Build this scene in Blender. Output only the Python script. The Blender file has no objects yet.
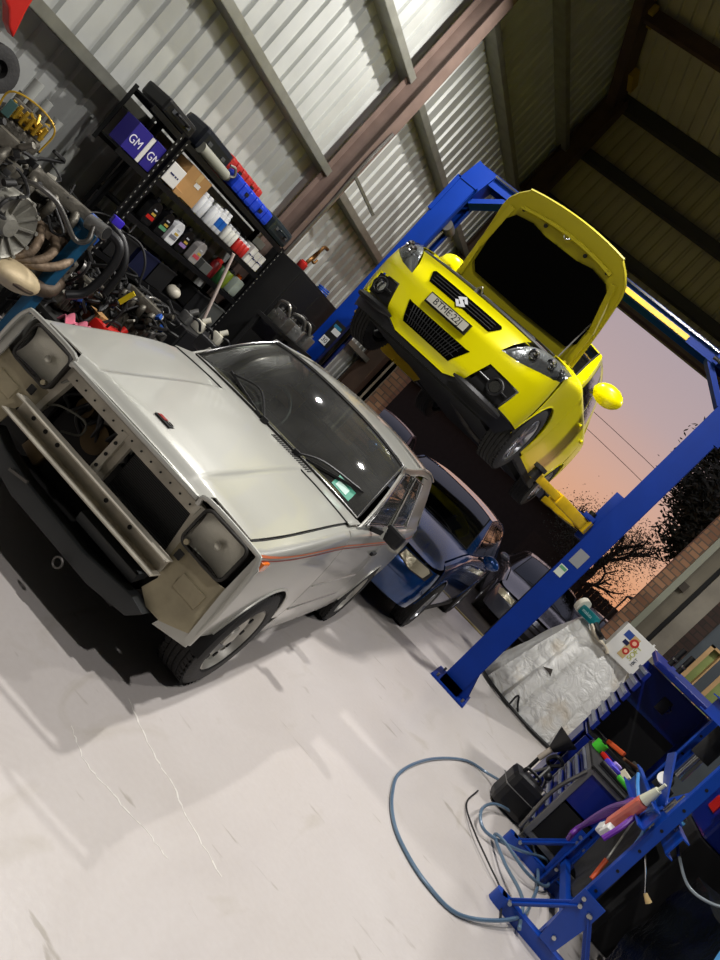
import bpy, bmesh, math, random
from mathutils import Vector, Matrix, Euler
from mathutils.geometry import delaunay_2d_cdt
COL = bpy.context.scene.collection
R = math.radians
PI = math.pi
random.seed(7)

# ---------------------------------------------------------------- materials
MATS = {}
def lin(c):
    return tuple(((v/255)/12.92 if v/255 <= .04045 else ((v/255+.055)/1.055)**2.4) for v in c)
def M(name, c=(128,128,128), rough=.5, metal=0., coat=0., bump=0., bscale=40., var=0., vscale=6., alpha=None, emit=None, estr=1., spec=.5):
    if name in MATS: return MATS[name]
    m = bpy.data.materials.new(name); m.use_nodes = True
    nt = m.node_tree; b = nt.nodes['Principled BSDF']
    col = lin(c)
    b.inputs['Base Color'].default_value = (*col, 1)
    b.inputs['Roughness'].default_value = rough
    b.inputs['Metallic'].default_value = metal
    b.inputs['Coat Weight'].default_value = coat
    b.inputs['Coat Roughness'].default_value = .06
    b.inputs['Specular IOR Level'].default_value = spec
    tc = nt.nodes.new('ShaderNodeTexCoord')
    if var > 0:
        n = nt.nodes.new('ShaderNodeTexNoise'); n.inputs['Scale'].default_value = vscale; n.inputs['Detail'].default_value = 6
        nt.links.new(tc.outputs['Object'], n.inputs['Vector'])
        r = nt.nodes.new('ShaderNodeValToRGB')
        r.color_ramp.elements[0].position = .3; r.color_ramp.elements[1].position = .7
        r.color_ramp.elements[0].color = (*[v*(1-var) for v in col], 1)
        r.color_ramp.elements[1].color = (*[min(1, v*(1+var*.6)) for v in col], 1)
        nt.links.new(n.outputs['Fac'], r.inputs['Fac']); nt.links.new(r.outputs['Color'], b.inputs['Base Color'])
    if bump > 0:
        n2 = nt.nodes.new('ShaderNodeTexNoise'); n2.inputs['Scale'].default_value = bscale; n2.inputs['Detail'].default_value = 4
        nt.links.new(tc.outputs['Object'], n2.inputs['Vector'])
        bp = nt.nodes.new('ShaderNodeBump'); bp.inputs['Strength'].default_value = bump; bp.inputs['Distance'].default_value = .01
        nt.links.new(n2.outputs['Fac'], bp.inputs['Height']); nt.links.new(bp.outputs['Normal'], b.inputs['Normal'])
    if emit:
        b.inputs['Emission Color'].default_value = (*lin(emit), 1); b.inputs['Emission Strength'].default_value = estr
    MATS[name] = m
    return m
def glass(name, tint=(200,205,200), dust=0., ior=1.5):
    if name in MATS: return MATS[name]
    m = bpy.data.materials.new(name); m.use_nodes = True; nt = m.node_tree
    nt.nodes.clear()
    o = nt.nodes.new('ShaderNodeOutputMaterial'); mx = nt.nodes.new('ShaderNodeMixShader')
    t = nt.nodes.new('ShaderNodeBsdfTransparent'); t.inputs[0].default_value = (*lin(tint), 1)
    g = nt.nodes.new('ShaderNodeBsdfGlossy'); g.inputs['Roughness'].default_value = .03
    lw = nt.nodes.new('ShaderNodeFresnel'); lw.inputs['IOR'].default_value = ior
    nt.links.new(lw.outputs[0], mx.inputs[0]); nt.links.new(t.outputs[0], mx.inputs[1]); nt.links.new(g.outputs[0], mx.inputs[2])
    if dust:
        df=nt.nodes.new('ShaderNodeBsdfDiffuse'); df.inputs[0].default_value=(.55,.55,.52,1); m2=nt.nodes.new('ShaderNodeMixShader')
        tc=nt.nodes.new('ShaderNodeTexCoord'); n=nt.nodes.new('ShaderNodeTexNoise'); n.inputs['Scale'].default_value=3; n.inputs['Detail'].default_value=6
        mu=nt.nodes.new('ShaderNodeMath'); mu.operation='MULTIPLY'; mu.inputs[1].default_value=dust*2
        nt.links.new(tc.outputs['Object'],n.inputs['Vector']); nt.links.new(n.outputs['Fac'],mu.inputs[0]); nt.links.new(mu.outputs[0],m2.inputs[0])
        nt.links.new(mx.outputs[0],m2.inputs[1]); nt.links.new(df.outputs[0],m2.inputs[2]); nt.links.new(m2.outputs[0],o.inputs[0])
    else: nt.links.new(mx.outputs[0], o.inputs[0])
    MATS[name] = m
    return m

# ---------------------------------------------------------------- things
RM = {}
def thing(name, label, cat, loc=(0,0,0), rotz=0., group=None):
    o = bpy.data.objects.new(name, None); COL.objects.link(o)
    o.empty_display_size = .1
    o.location = loc; o.rotation_euler = (0,0,rotz)
    o['label'] = label; o['category'] = cat
    if group: o['group'] = group
    RM[o.name] = Matrix.Translation(loc) @ Matrix.Rotation(rotz, 4, 'Z')
    return o
def tag(o, label, cat, group=None, kind=None):
    if kind != 'structure': o['label'] = label; o['category'] = cat
    if group: o['group'] = group
    if kind: o['kind'] = kind
    return o

class G:
    """collects geometry for ONE mesh object"""
    def __init__(s, *mats):
        s.bm = bmesh.new(); s.mats = list(mats); s.mi = 0
    def m(s, mat):
        if mat not in s.mats: s.mats.append(mat)
        s.mi = s.mats.index(mat); return s
    def _add(s, verts, faces, smooth=False):
        vs = [s.bm.verts.new(v) for v in verts]
        for f in faces:
            try:
                fc = s.bm.faces.new([vs[i] for i in f]); fc.material_index = s.mi; fc.smooth = smooth
            except ValueError: pass
        return vs
    def box(s, c, d, rot=None, bev=0.):
        hx,hy,hz = d[0]/2,d[1]/2,d[2]/2
        if bev > 0:
            b = min(bev, hx*.9, hy*.9, hz*.9)
            t = bmesh.new(); bmesh.ops.create_cube(t, size=1)
            for v in t.verts: v.co = Vector((v.co.x*2*hx, v.co.y*2*hy, v.co.z*2*hz))
            bmesh.ops.bevel(t, geom=t.edges[:], offset=b, segments=2, profile=.6, affect='EDGES')
            vs = [v.co.copy() for v in t.verts]; t.verts.index_update(); fs = [[v.index for v in f.verts] for f in t.faces]; t.free()
        else:
            vs = [Vector((x,y,z)) for x in (-hx,hx) for y in (-hy,hy) for z in (-hz,hz)]
            fs = [(0,1,3,2),(4,6,7,5),(0,4,5,1),(2,3,7,6),(0,2,6,4),(1,5,7,3)]
        q = Matrix.Identity(3)
        if rot is not None: q = rot if isinstance(rot, Matrix) else Euler(rot).to_matrix()
        c = Vector(c)
        s._add([q @ v + c for v in vs], fs, False)
        return s
    def bar(s, a, b, w, h, up=(0,0,1), bev=0.):
        a=Vector(a); b=Vector(b); d=b-a; L=d.length; d.normalize(); u=Vector(up)
        x=d.cross(u)
        if x.length<1e-4: x=d.cross(Vector((1,0,0)))
        x.normalize(); z=x.cross(d)
        s.box((a+b)/2, (w,L,h), Matrix((x,d,z)).transposed(), bev); return s
    def cyl(s, a, b, r, r2=None, n=16, cap=True):
        a=Vector(a); b=Vector(b); r2=r if r2 is None else r2
        d=(b-a).normalized(); x=d.orthogonal().normalized(); y=d.cross(x)
        vs=[];
        for c,rr in ((a,r),(b,r2)):
            for i in range(n):
                t=2*PI*i/n; vs.append(c+x*math.cos(t)*rr+y*math.sin(t)*rr)
        vv=s._add(vs, [(i,(i+1)%n,n+(i+1)%n,n+i) for i in range(n)], True)
        if cap:
            for k in (vv[:n][::-1], vv[n:]):
                f=s.bm.faces.new(k); f.material_index=s.mi
        return s
    def lathe(s, prof, o=(0,0,0), axis=(0,0,1), n=24, smooth=True):
        o=Vector(o); d=Vector(axis).normalized(); x=d.orthogonal().normalized(); y=d.cross(x)
        vs=[]; m=len(prof)
        for i in range(n):
            t=2*PI*i/n; e=x*math.cos(t)+y*math.sin(t)
            for r,h in prof: vs.append(o+e*r+d*h)
        s._add(vs, [(i*m+j, ((i+1)%n)*m+j, ((i+1)%n)*m+j+1, i*m+j+1) for i in range(n) for j in range(m-1)], smooth)
        return s
    def tube(s, pts, r, n=8, closed=False, sub=6, radii=None):
        P=[Vector(p) for p in pts]
        if sub>1 and len(P)>2:
            Q=[]; rr=[]; N=len(P); rng=N if closed else N-1
            for i in range(rng):
                p0=P[(i-1)%N] if (closed or i>0) else P[0]*2-P[1]; p1=P[i]; p2=P[(i+1)%N]
                p3=P[(i+2)%N] if (closed or i<N-2) else P[-1]*2-P[-2]
                for k in range(sub):
                    t=k/sub
                    Q.append(.5*((2*p1)+(p2-p0)*t+(2*p0-5*p1+4*p2-p3)*t*t+(3*p1-p0-3*p2+p3)*t**3))
                    if radii: rr.append(radii[i]*(1-t)+radii[(i+1)%N]*t)
            if not closed:
                Q.append(P[-1])
                if radii: rr.append(radii[-1])
            P=Q; radii=rr if radii else None
        N=len(P); vs=[]; x=None
        for i,p in enumerate(P):
            a=P[i-1] if (i>0 or closed) else p; b=P[(i+1)%N] if (i<N-1 or closed) else p
            d=(b-a)
            if d.length<1e-7: d=Vector((0,0,1))
            d.normalize()
            if x is None: x=d.orthogonal()
            x=(x-d*x.dot(d))
            if x.length<1e-5: x=d.orthogonal()
            x.normalize(); y=d.cross(x); q=radii[i] if radii else r
            for k in range(n):
                t=2*PI*k/n; vs.append(p+x*math.cos(t)*q+y*math.sin(t)*q)
        fs=[(i*n+k, i*n+(k+1)%n, ((i+1)%N)*n+(k+1)%n, ((i+1)%N)*n+k) for i in range(N if closed else N-1) for k in range(n)]
        vv=s._add(vs, fs, True)
        if not closed:
            for k in (vv[:n][::-1], vv[-n:]):
                f=s.bm.faces.new(k); f.material_index=s.mi
        return s
    def sph(s, c, r, sc=(1,1,1), n=12):
        c=Vector(c); vs=[]; m=n//2
        for j in range(m+1):
            a=PI*j/m
            for i in range(n):
                t=2*PI*i/n; vs.append(c+Vector((r*sc[0]*math.sin(a)*math.cos(t), r*sc[1]*math.sin(a)*math.sin(t), r*sc[2]*math.cos(a))))
        s._add(vs, [(j*n+i,j*n+(i+1)%n,(j+1)*n+(i+1)%n,(j+1)*n+i) for j in range(m) for i in range(n)], True); return s
    def prism(s, pts, axis, a, b, bev=0.):
        """2-D outline pts extruded along axis ('x','y','z') from a to b"""
        def mk(p,h): return {'x':(h,p[0],p[1]),'y':(p[0],h,p[1]),'z':(p[0],p[1],h)}[axis]
        t=bmesh.new(); n=len(pts)
        va=[t.verts.new(mk(p,a)) for p in pts]; vb=[t.verts.new(mk(p,b)) for p in pts]
        t.faces.new(va); t.faces.new(vb[::-1])
        for i in range(n): t.faces.new((va[i],vb[i],vb[(i+1)%n],va[(i+1)%n]))
        bmesh.ops.recalc_face_normals(t, faces=t.faces[:])
        if bev>0: bmesh.ops.bevel(t, geom=t.edges[:], offset=bev, segments=2, profile=.6, affect='EDGES')
        bmesh.ops.triangulate(t, faces=[f for f in t.faces if len(f.verts)>4])
        s.merge(t); return s
    def merge(s, t, smooth=None):
        for f in t.faces:
            f.material_index=s.mi
            if smooth is not None: f.smooth=smooth
        me=bpy.data.meshes.new('t'); t.to_mesh(me); t.free(); s.bm.from_mesh(me); bpy.data.meshes.remove(me)
    def grid(s, f, us, vs, thick=0., smooth=True):
        t=bmesh.new(); g=[[t.verts.new(f(u,v)) for v in vs] for u in us]
        for i in range(len(us)-1):
            for j in range(len(vs)-1): t.faces.new((g[i][j],g[i+1][j],g[i+1][j+1],g[i][j+1]))
        bmesh.ops.remove_doubles(t, verts=t.verts[:], dist=1e-5)
        bmesh.ops.recalc_face_normals(t, faces=t.faces[:])
        if thick: thicken(t, thick)
        s.merge(t, smooth); return s
    def patch(s, poly, f, us=(), vs=(), thick=0., smooth=True, off=0.):
        t=bmesh.new(); Q=[]; n=len(poly)
        for i in range(n):
            a=poly[i]; b=poly[(i+1)%n]; ts={0.}
            for ax,ls in ((0,us),(1,vs)):
                dd=b[ax]-a[ax]
                if abs(dd)>1e-9:
                    for q in ls:
                        k=(q-a[ax])/dd
                        if .02<k<.98: ts.add(round(k,4))
            for k in sorted(ts): Q.append(Vector((a[0]+(b[0]-a[0])*k,a[1]+(b[1]-a[1])*k)))
        nb=len(Q)
        def inside(x,y):
            c=False
            for i in range(n):
                (x1,y1),(x2,y2)=poly[i],poly[(i+1)%n]
                if (y1>y)!=(y2>y) and x<(x2-x1)*(y-y1)/(y2-y1)+x1: c=not c
            return c
        for u in us:
            for v in vs:
                if inside(u,v): Q.append(Vector((u,v)))
        r=delaunay_2d_cdt(Q,[(i,(i+1)%nb) for i in range(nb)],[],1,1e-6)
        bv=[t.verts.new((p.x,p.y,0)) for p in r[0]]
        for f_ in r[2]:
            try: t.faces.new([bv[i] for i in f_])
            except ValueError: pass
        for v in [v for v in t.verts if not v.link_faces]: t.verts.remove(v)
        t.normal_update()
        if len(us)>1 or len(vs)>1: bmesh.ops.join_triangles(t, faces=t.faces[:], angle_face_threshold=R(10), angle_shape_threshold=R(50))
        for v in t.verts: v.co=Vector(f(v.co.x, v.co.y))
        bmesh.ops.remove_doubles(t, verts=t.verts[:], dist=1e-4)
        bmesh.ops.dissolve_degenerate(t, edges=t.edges[:], dist=1e-5)
        bmesh.ops.recalc_face_normals(t, faces=t.faces[:])
        if off:
            t.normal_update()
            for v in t.verts: v.co += v.normal*off
        if thick: thicken(t, thick)
        s.merge(t, smooth); return s
    def build(s, name, parent=None, world=False, bev=0., subsurf=0, sharp=40, kind=None, label=None, loc=None, at=None):
        if loc is not None: bmesh.ops.transform(s.bm, matrix=Matrix.Translation(loc).inverted(), verts=s.bm.verts[:])
        if world and parent is not None: bmesh.ops.transform(s.bm, matrix=RM[parent.name].inverted(), verts=s.bm.verts[:])
        me=bpy.data.meshes.new(name); s.bm.to_mesh(me); s.bm.free()
        for mt in s.mats: me.materials.append(mt)
        if any(p.use_smooth for p in me.polygons): me.set_sharp_from_angle(angle=R(sharp))
        o=bpy.data.objects.new(name, me); COL.objects.link(o)
        if loc is not None: o.location = loc
        if at is not None: o.location = at
        if parent is not None:
            o.parent=parent; RM[o.name]=RM.get(parent.name, Matrix.Identity(4))
        if bev>0:
            md=o.modifiers.new('b','BEVEL'); md.width=bev; md.segments=2; md.limit_method='ANGLE'; md.angle_limit=R(40)
        if subsurf:
            md=o.modifiers.new('s','SUBSURF'); md.levels=subsurf; md.render_levels=subsurf
        if kind: o['kind']=kind
        if label: o['label']=label
        return o

def copy_tree(o, parent=None, loc=None, rotz=None, label=None):
    c=o.copy(); COL.objects.link(c)
    if parent is not None: c.parent=parent
    if loc is not None: c.location=loc
    if rotz is not None: c.rotation_euler=(0,0,rotz)
    if label: c['label']=label
    for ch in list(o.children): copy_tree(ch, c)
    return c
def thicken(t, th):
    t.normal_update(); no={v.index:v.normal.copy() for v in t.verts}
    t.verts.index_update(); no={v:v.normal.copy() for v in t.verts}
    base=t.faces[:]; bnd=[e for e in t.edges if len(e.link_faces)==1]; nv={}
    for v in list(t.verts): nv[v]=t.verts.new(v.co-no[v]*th)
    for f in base:
        try: q=t.faces.new([nv[v] for v in reversed(f.verts)]); q.smooth=f.smooth
        except ValueError: pass
    for e in bnd:
        a,b=e.verts
        try: t.faces.new((a,b,nv[b],nv[a]))
        except ValueError: pass
    bmesh.ops.recalc_face_normals(t, faces=t.faces[:])
def frange(a,b,n): return [a+(b-a)*i/n for i in range(n+1)]
def text_mesh(g, s, size, mtx, depth=.001):
    """add lettering as real geometry; mtx maps (x right, y up, z out)"""
    cu=bpy.data.curves.new('t','FONT'); cu.body=s; cu.size=size; cu.extrude=depth; cu.align_x='CENTER'; cu.align_y='CENTER'
    ob=bpy.data.objects.new('t',cu); COL.objects.link(ob)
    me=ob.to_mesh(); t=bmesh.new(); t.from_mesh(me); ob.to_mesh_clear()
    bpy.data.objects.remove(ob); bpy.data.curves.remove(cu)
    bmesh.ops.transform(t, matrix=mtx, verts=t.verts[:]); g.merge(t)
def frame_mtx(o, x, y):
    x=Vector(x).normalized(); y=Vector(y).normalized(); z=x.cross(y)
    m=Matrix((x,y,z)).transposed().to_4x4(); m.translation=Vector(o); return m
# ================================================================ materials shared
zinc = M('zinc sheet', (190,192,188), .45, .25, bump=.15, bscale=9, var=.10, vscale=3)
steelg = M('galvanised girt', (150,150,140), .4, .6, var=.15, vscale=8)
redox = M('brown primer steel', (112,94,86), .6, .1, var=.2, vscale=5)
darkox = M('dark brown steel', (70,52,40), .6, .1, var=.25, vscale=5)
black = M('black plastic', (18,18,20), .45)
blackm = M('black matt', (9,9,10), .85)
rubber = M('tyre rubber', (34,33,32), .75, bump=.3, bscale=60, var=.2, vscale=12)
liftblue = M('lift blue paint', (0,44,132), .5, 0, coat=0., spec=.2, var=.10, vscale=4)
chrome = M('chrome', (200,200,200), .15, 1.)
alu = M('cast aluminium', (150,150,148), .42, .8, bump=.4, bscale=90, var=.25, vscale=14)
steel = M('dull steel', (120,118,114), .4, .8, var=.25, vscale=10)
white = M('white plastic', (225,225,222), .45)
padblk = M('pad black',(3,3,3),.95,spec=.05)
orange = M('orange plastic', (225,95,20), .35, coat=.4)
redp = M('red plastic', (190,30,22), .4, coat=.2)

def mk_floor():
    m = bpy.data.materials.new('painted concrete floor'); m.use_nodes=True; nt=m.node_tree; b=nt.nodes['Principled BSDF']
    tc=nt.nodes.new('ShaderNodeTexCoord')
    def noise(sc, det=6, dis=0, loc=(0,0,0), scl=(1,1,1)):
        mp=nt.nodes.new('ShaderNodeMapping'); mp.inputs['Location'].default_value=loc; mp.inputs['Scale'].default_value=scl
        n=nt.nodes.new('ShaderNodeTexNoise'); n.inputs['Scale'].default_value=sc; n.inputs['Detail'].default_value=det; n.inputs['Distortion'].default_value=dis
        nt.links.new(tc.outputs['Object'], mp.inputs[0]); nt.links.new(mp.outputs[0], n.inputs['Vector']); return n
    def ramp(src, *st):
        r=nt.nodes.new('ShaderNodeValToRGB'); e=r.color_ramp.elements
        while len(e)<len(st): e.new(.5)
        for i,(p,c) in enumerate(st): e[i].position=p; e[i].color=(*c,1) if len(c)==3 else c
        nt.links.new(src, r.inputs['Fac']); return r
    n1=noise(.9,8); base=ramp(n1.outputs['Fac'], (.3,lin((196,189,183))), (.7,lin((206,200,196))))
    n2=noise(3.2,10,1.2,(3,1,0),(1,.45,1)); st=ramp(n2.outputs['Fac'], (.60,(0,0,0)), (.76,(.5,.5,.5)))
    mx=nt.nodes.new('ShaderNodeMixRGB'); nt.links.new(st.outputs['Color'], mx.inputs[0]); nt.links.new(base.outputs['Color'], mx.inputs[1]); mx.inputs[2].default_value=(*lin((176,168,154)),1)
    n3=noise(5,8,.4,(7,2,0),(.6,2.5,1)); st3=ramp(n3.outputs['Fac'], (.66,(0,0,0)), (.72,(.6,.6,.6)))
    mx2=nt.nodes.new('ShaderNodeMixRGB'); nt.links.new(st3.outputs['Color'], mx2.inputs[0]); nt.links.new(mx.outputs[0], mx2.inputs[1]); mx2.inputs[2].default_value=(*lin((150,142,128)),1)
    n4=noise(40,3); 
    mx3=nt.nodes.new('ShaderNodeMixRGB'); mx3.inputs[0].default_value=.06; mx3.blend_type='OVERLAY'; nt.links.new(mx2.outputs[0], mx3.inputs[1]); nt.links.new(n4.outputs['Fac'], mx3.inputs[2])
    nt.links.new(mx3.outputs[0], b.inputs['Base Color'])
    rr=ramp(n2.outputs['Fac'], (.3,(.30,)*3), (.8,(.5,)*3)); nt.links.new(rr.outputs['Color'], b.inputs['Roughness'])
    bp=nt.nodes.new('ShaderNodeBump'); bp.inputs['Strength'].default_value=.12; bp.inputs['Distance'].default_value=.01
    n5=noise(22,6,.3); nt.links.new(n5.outputs['Fac'], bp.inputs['Height']); nt.links.new(bp.outputs['Normal'], b.inputs['Normal'])
    return m
FLOOR = mk_floor()
g=G(FLOOR); g.box((-.3,4.6,-.1),(9.0,13.2,.2)); g.build('floor', kind='structure')
# yard outside the opening
asph=M('asphalt', (78,72,66), .85, bump=.5, bscale=80, var=.25, vscale=2)
g=G(asph); g.box((0,36.2,-.11),(90,50,.2)); g.build('ground', kind='structure')
g=G(M('yellowish line',(176,160,110),.7,var=.2)); g.box((-.3,11.35,-.005),(5.5,.06,.03)); g.build('trim_1', kind='structure')

# floor cracks, bright scratches in the paint
crack=M('scuffed pale paint',(228,224,216),.5)
def scratch(pts,w,name='trim_2'):
    g=G(crack); rnd=random.Random(3)
    P=[]
    for (a,b),(c,d) in zip(pts[:-1],pts[1:]):
        for k in range(8):
            t=k/8; P.append((a+(c-a)*t+rnd.uniform(-.006,.006), b+(d-b)*t+rnd.uniform(-.006,.006)))
    for i in range(len(P)-1):
        a=Vector((*P[i],.0)); b=Vector((*P[i+1],.0)); g.bar(a,b,w*rnd.uniform(.4,1.4),.0016)
    g.build(name, kind='structure')
scratch([(-.82,2.58),(-.6,2.5),(-.42,2.47),(-.3,2.42),(-.05,2.38)],.006)
scratch([(-.78,2.2),(-.65,2.15),(-.5,2.17),(-.35,2.2),(-.22,2.21)],.004)

# corrugated (square ribbed) sheeting
def ribs(a,b,pitch=.19,d=.03):
    out=[]; x=a
    while x<b:
        out += [(x,0),(x+.115,0),(x+.13,-d),(x+.165,-d),(x+.18,0)]; x+=pitch
    return out
WX=-4.6
g=G(zinc); P=ribs(-3.0,10.95); k=math.tan(R(14)); ze=7.25
def roofz(y): return ze+(10.8-y)*k if y>2 else ze+8.8*k-(2-y)*k
verts=[];faces=[]
for i,(y,d) in enumerate(P): verts += [(WX+d,y,0),(WX+d,y,roofz(y)+.1)]
g._add(verts,[(2*i,2*i+2,2*i+3,2*i+1) for i in range(len(P)-1)])
g.box((WX-.08,4,4.9),(.02,14.2,9.8))
g.build('wall_left', kind='structure')
roofm=M('roof sheet',(168,160,128),.5,.2,var=.1,vscale=2)  # olive cast of the low light put into the zinc colour
g=G(roofm); P=ribs(-4.7,4.6); verts=[]
YC=10.95
for x,d in P: verts += [(x,YC-d,4.95),(x,YC-d,7.4)]
g._add(verts,[(2*i,2*i+2,2*i+3,2*i+1) for i in range(len(P)-1)])
g.box((0,YC+.08,6.2),(9.4,.03,2.5)); g.build('wall_front', kind='structure')
g=G(roofm); verts=[]
for x,d in P: verts += [(x,11.0,roofz(11.0)+.1-d),(x,2.0,roofz(2.0)+.1-d),(x,-3.,roofz(-3.)+.1-d)]
g._add(verts,[(3*i+j,3*i+3+j,3*i+4+j,3*i+1+j) for i in range(len(P)-1) for j in (0,1)])
g.build('ceiling', kind='structure')
g=G(M('plain grey wall',(62,62,60),.8)); g.box((0,-2.1,4.8),(9.4,.1,9.6)); g.build('wall_back', kind='structure')  # unseen back and right walls, toned dark to cut bounced light
g=G(M('plain grey wall')); g.box((4.25,4.4,4.3),(.1,13.,8.6)); g.build('wall_right', kind='structure')

n_tr=3
def trim(g):
    global n_tr
    g.build('trim_%d'%n_tr, kind='structure'); n_tr+=1
# girts on the left wall : C-section rails
for z,y1 in ((.75,10.7),(1.84,10.7),(2.84,10.7),(4.06,10.7),(5.18,10.7),(6.2,10.7)):
    g=G(steelg); x=WX
    g.box((x+.10,4.6,z+.0),(.20,12.6,.004)); g.box((x+.20,4.6,z-.035),(.004,12.6,.075)); g.box((x+.10,4.6,z-.075),(.20,12.6,.004)); g.box((x+.003,4.6,z-.037),(.004,12.6,.075))
    trim(g)
# portal columns (I-sections) and rafters on the left wall
def icol(mat,x0,x1,y,w,z0,z1,t=.012):
    g=G(mat); xm=(x0+x1)/2
    g.box(((x0+x1)/2,y,(z0+z1)/2),(abs(x1-x0),t,z1-z0)); g.box((x0,y,(z0+z1)/2),(t,w,z1-z0)); g.box((x1,y,(z0+z1)/2),(t,w,z1-z0))
    return g
g=icol(redox,-4.44,-4.2,6.5,.17,0,8.2)
g.m(steel).tube([(-4.17,6.5,1.9),(-4.17,6.5,2.6),(-4.16,6.46,3.1),(-4.17,6.5,3.5)],.018); g.m(steel).bar((-4.17,6.5,2.95),(-3.95,6.9,2.85),.03,.03)
trim(g)
g=icol(redox,-4.44,-4.2,-.8,.17,0,8.2); trim(g)
g=icol(darkox,-4.5,-4.2,10.62,.22,0,7.2); trim(g)
# end rafter against the left wall
g=G(darkox)
for dy in (0,):
    a=Vector((-4.4,10.8,roofz(10.8)-.12)); b=Vector((-4.4,2.,roofz(2.)-.12)); g.bar(a,b,.16,.28)
    a=Vector((-4.4,2.,roofz(2.)-.12)); b=Vector((-4.4,-2.,roofz(-2.)-.12)); g.bar(a,b,.16,.28)
trim(g)
g=G(M('yellow foam end',(150,125,40),.8)); g.box((-4.27,9.3,roofz(9.3)-.05),(.08,.3,.12)); g.box((-4.27,10.3,roofz(10.3)-.03),(.08,.35,.14)); trim(g)
# purlins under the roof (run across)
for y in (9.25,7.9,6.5,5.1,3.6,2.):
    g=G(darkox); g.box((0,y,roofz(y)-.1),(9,.08,.2)); trim(g)
g=G(M('dark purlin',(40,38,34),.6)); g.box((0,10.75,7.25),(9,.12,.22)); trim(g)
for z in (6.38,5.5):
    g=G(M('dark purlin')); g.box((0,10.85,z),(9,.12,.16)); trim(g)
# header of the big opening
g=G(darkox); g.box((0,10.88,5.06),(9,.16,.22)); g.m(M('dark purlin')).box((0,10.78,5.2),(9,.03,.03)); trim(g)
# left pier of the opening : ribbed sheet panel and a brick pier
brick=bpy.data.materials.new('brown brick'); brick.use_nodes=True
nt=brick.node_tree; b=nt.nodes['Principled BSDF']; tc=nt.nodes.new('ShaderNodeTexCoord'); mp=nt.nodes.new('ShaderNodeMapping')
mp.inputs['Rotation'].default_value=(R(90),0,0)
bt=nt.nodes.new('ShaderNodeTexBrick'); bt.inputs['Color1'].default_value=(*lin((150,112,84)),1); bt.inputs['Color2'].default_value=(*lin((118,84,64)),1); bt.inputs['Mortar'].default_value=(*lin((92,78,66)),1)
bt.inputs['Scale'].default_value=1; bt.inputs['Brick Width'].default_value=.23; bt.inputs['Row Height'].default_value=.086; bt.inputs['Mortar Size'].default_value=.01
nt.links.new(tc.outputs['Object'],mp.inputs[0]); nt.links.new(mp.outputs[0],bt.inputs['Vector']); nt.links.new(bt.outputs['Color'],b.inputs['Base Color']); b.inputs['Roughness'].default_value=.9
g=G(brick); g.box((-3.93,10.95,2.45),(.24,.24,4.9)); trim(g)
g=G(M('beige roller door',(150,138,118),.6,var=.1)); P=ribs(-4.6,-4.05,.11,.02); verts=[]
for x,d in P: verts += [(x,10.9-d,0),(x,10.9-d,4.95)]
g._add(verts,[(2*i,2*i+2,2*i+3,2*i+1) for i in range(len(P)-1)]); trim(g)
# right side of the opening : brick pier, channel, panels, brick strip, painted wall with timber windows
g=G(brick); g.box((.96,10.95,2.47),(.19,.25,4.94)); trim(g)
g=G(M('green grey channel',(132,134,118),.5)); g.box((1.1,10.9,2.47),(.09,.2,4.94),bev=.005); trim(g)
g=G(M('weathered cladding',(108,102,88),.8,var=.2,vscale=2)); g.box((1.25,10.97,2.47),(.2,.1,4.94)); trim(g)
g=G(M('dark bracket',(52,44,34),.7))
for z in (1.55,2.55,3.6): g.box((1.2,10.88,z),(.1,.08,.12))
trim(g)
g=G(blackm); g.box((1.38,10.95,2.47),(.06,.1,4.94)); trim(g)
g=G(M('bare concrete panel',(132,126,114),.85,var=.22,vscale=3,bump=.3,bscale=20)); g.box((1.53,10.93,2.47),(.24,.14,4.94)); trim(g)
dbrick=brick.copy(); dbrick.name='dark brick'; q=dbrick.node_tree.nodes['Brick Texture']; q.inputs['Color1'].default_value=(*lin((70,50,42)),1); q.inputs['Color2'].default_value=(*lin((48,36,32)),1); q.inputs['Mortar'].default_value=(*lin((40,34,30)),1)
g=G(dbrick); g.box((1.75,10.95,2.47),(.2,.16,4.94)); trim(g)
bluegrey=M('blue grey painted wall',(70,78,84),.6,var=.1)
g=G(bluegrey)
for x0,x1,z0,z1 in ((1.85,1.98,0,4.94),(1.98,4.3,0,1.3),(1.98,4.3,2.25,4.94),(2.18,2.32,1.3,2.25),(2.6,4.3,1.3,2.25)): g.box(((x0+x1)/2,10.98,(z0+z1)/2),(x1-x0,.14,z1-z0))
trim(g)
timber=M('pine reveal',(196,160,112),.6,var=.12,vscale=6); gpane=M('green lit pane',(150,165,104),.2,coat=.5,var=.3,vscale=2)
for i,(x0,x1) in enumerate(((1.98,2.18),(2.32,2.6))):
    g=G(timber)
    for a,b2,c,d in ((x0,x0+.06,1.3,2.25),(x1-.02,x1,1.3,2.25),(x0,x1,2.22,2.25),(x0,x1,1.3,1.35)): g.box(((a+b2)/2,11.0,(c+d)/2),(b2-a,.2,d-c))
    g.m(gpane).box(((x0+x1)/2+.02,11.03,1.78),(x1-x0-.06,.01,.9)); g.build('window_%d'%(i+1), kind='structure')

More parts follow.
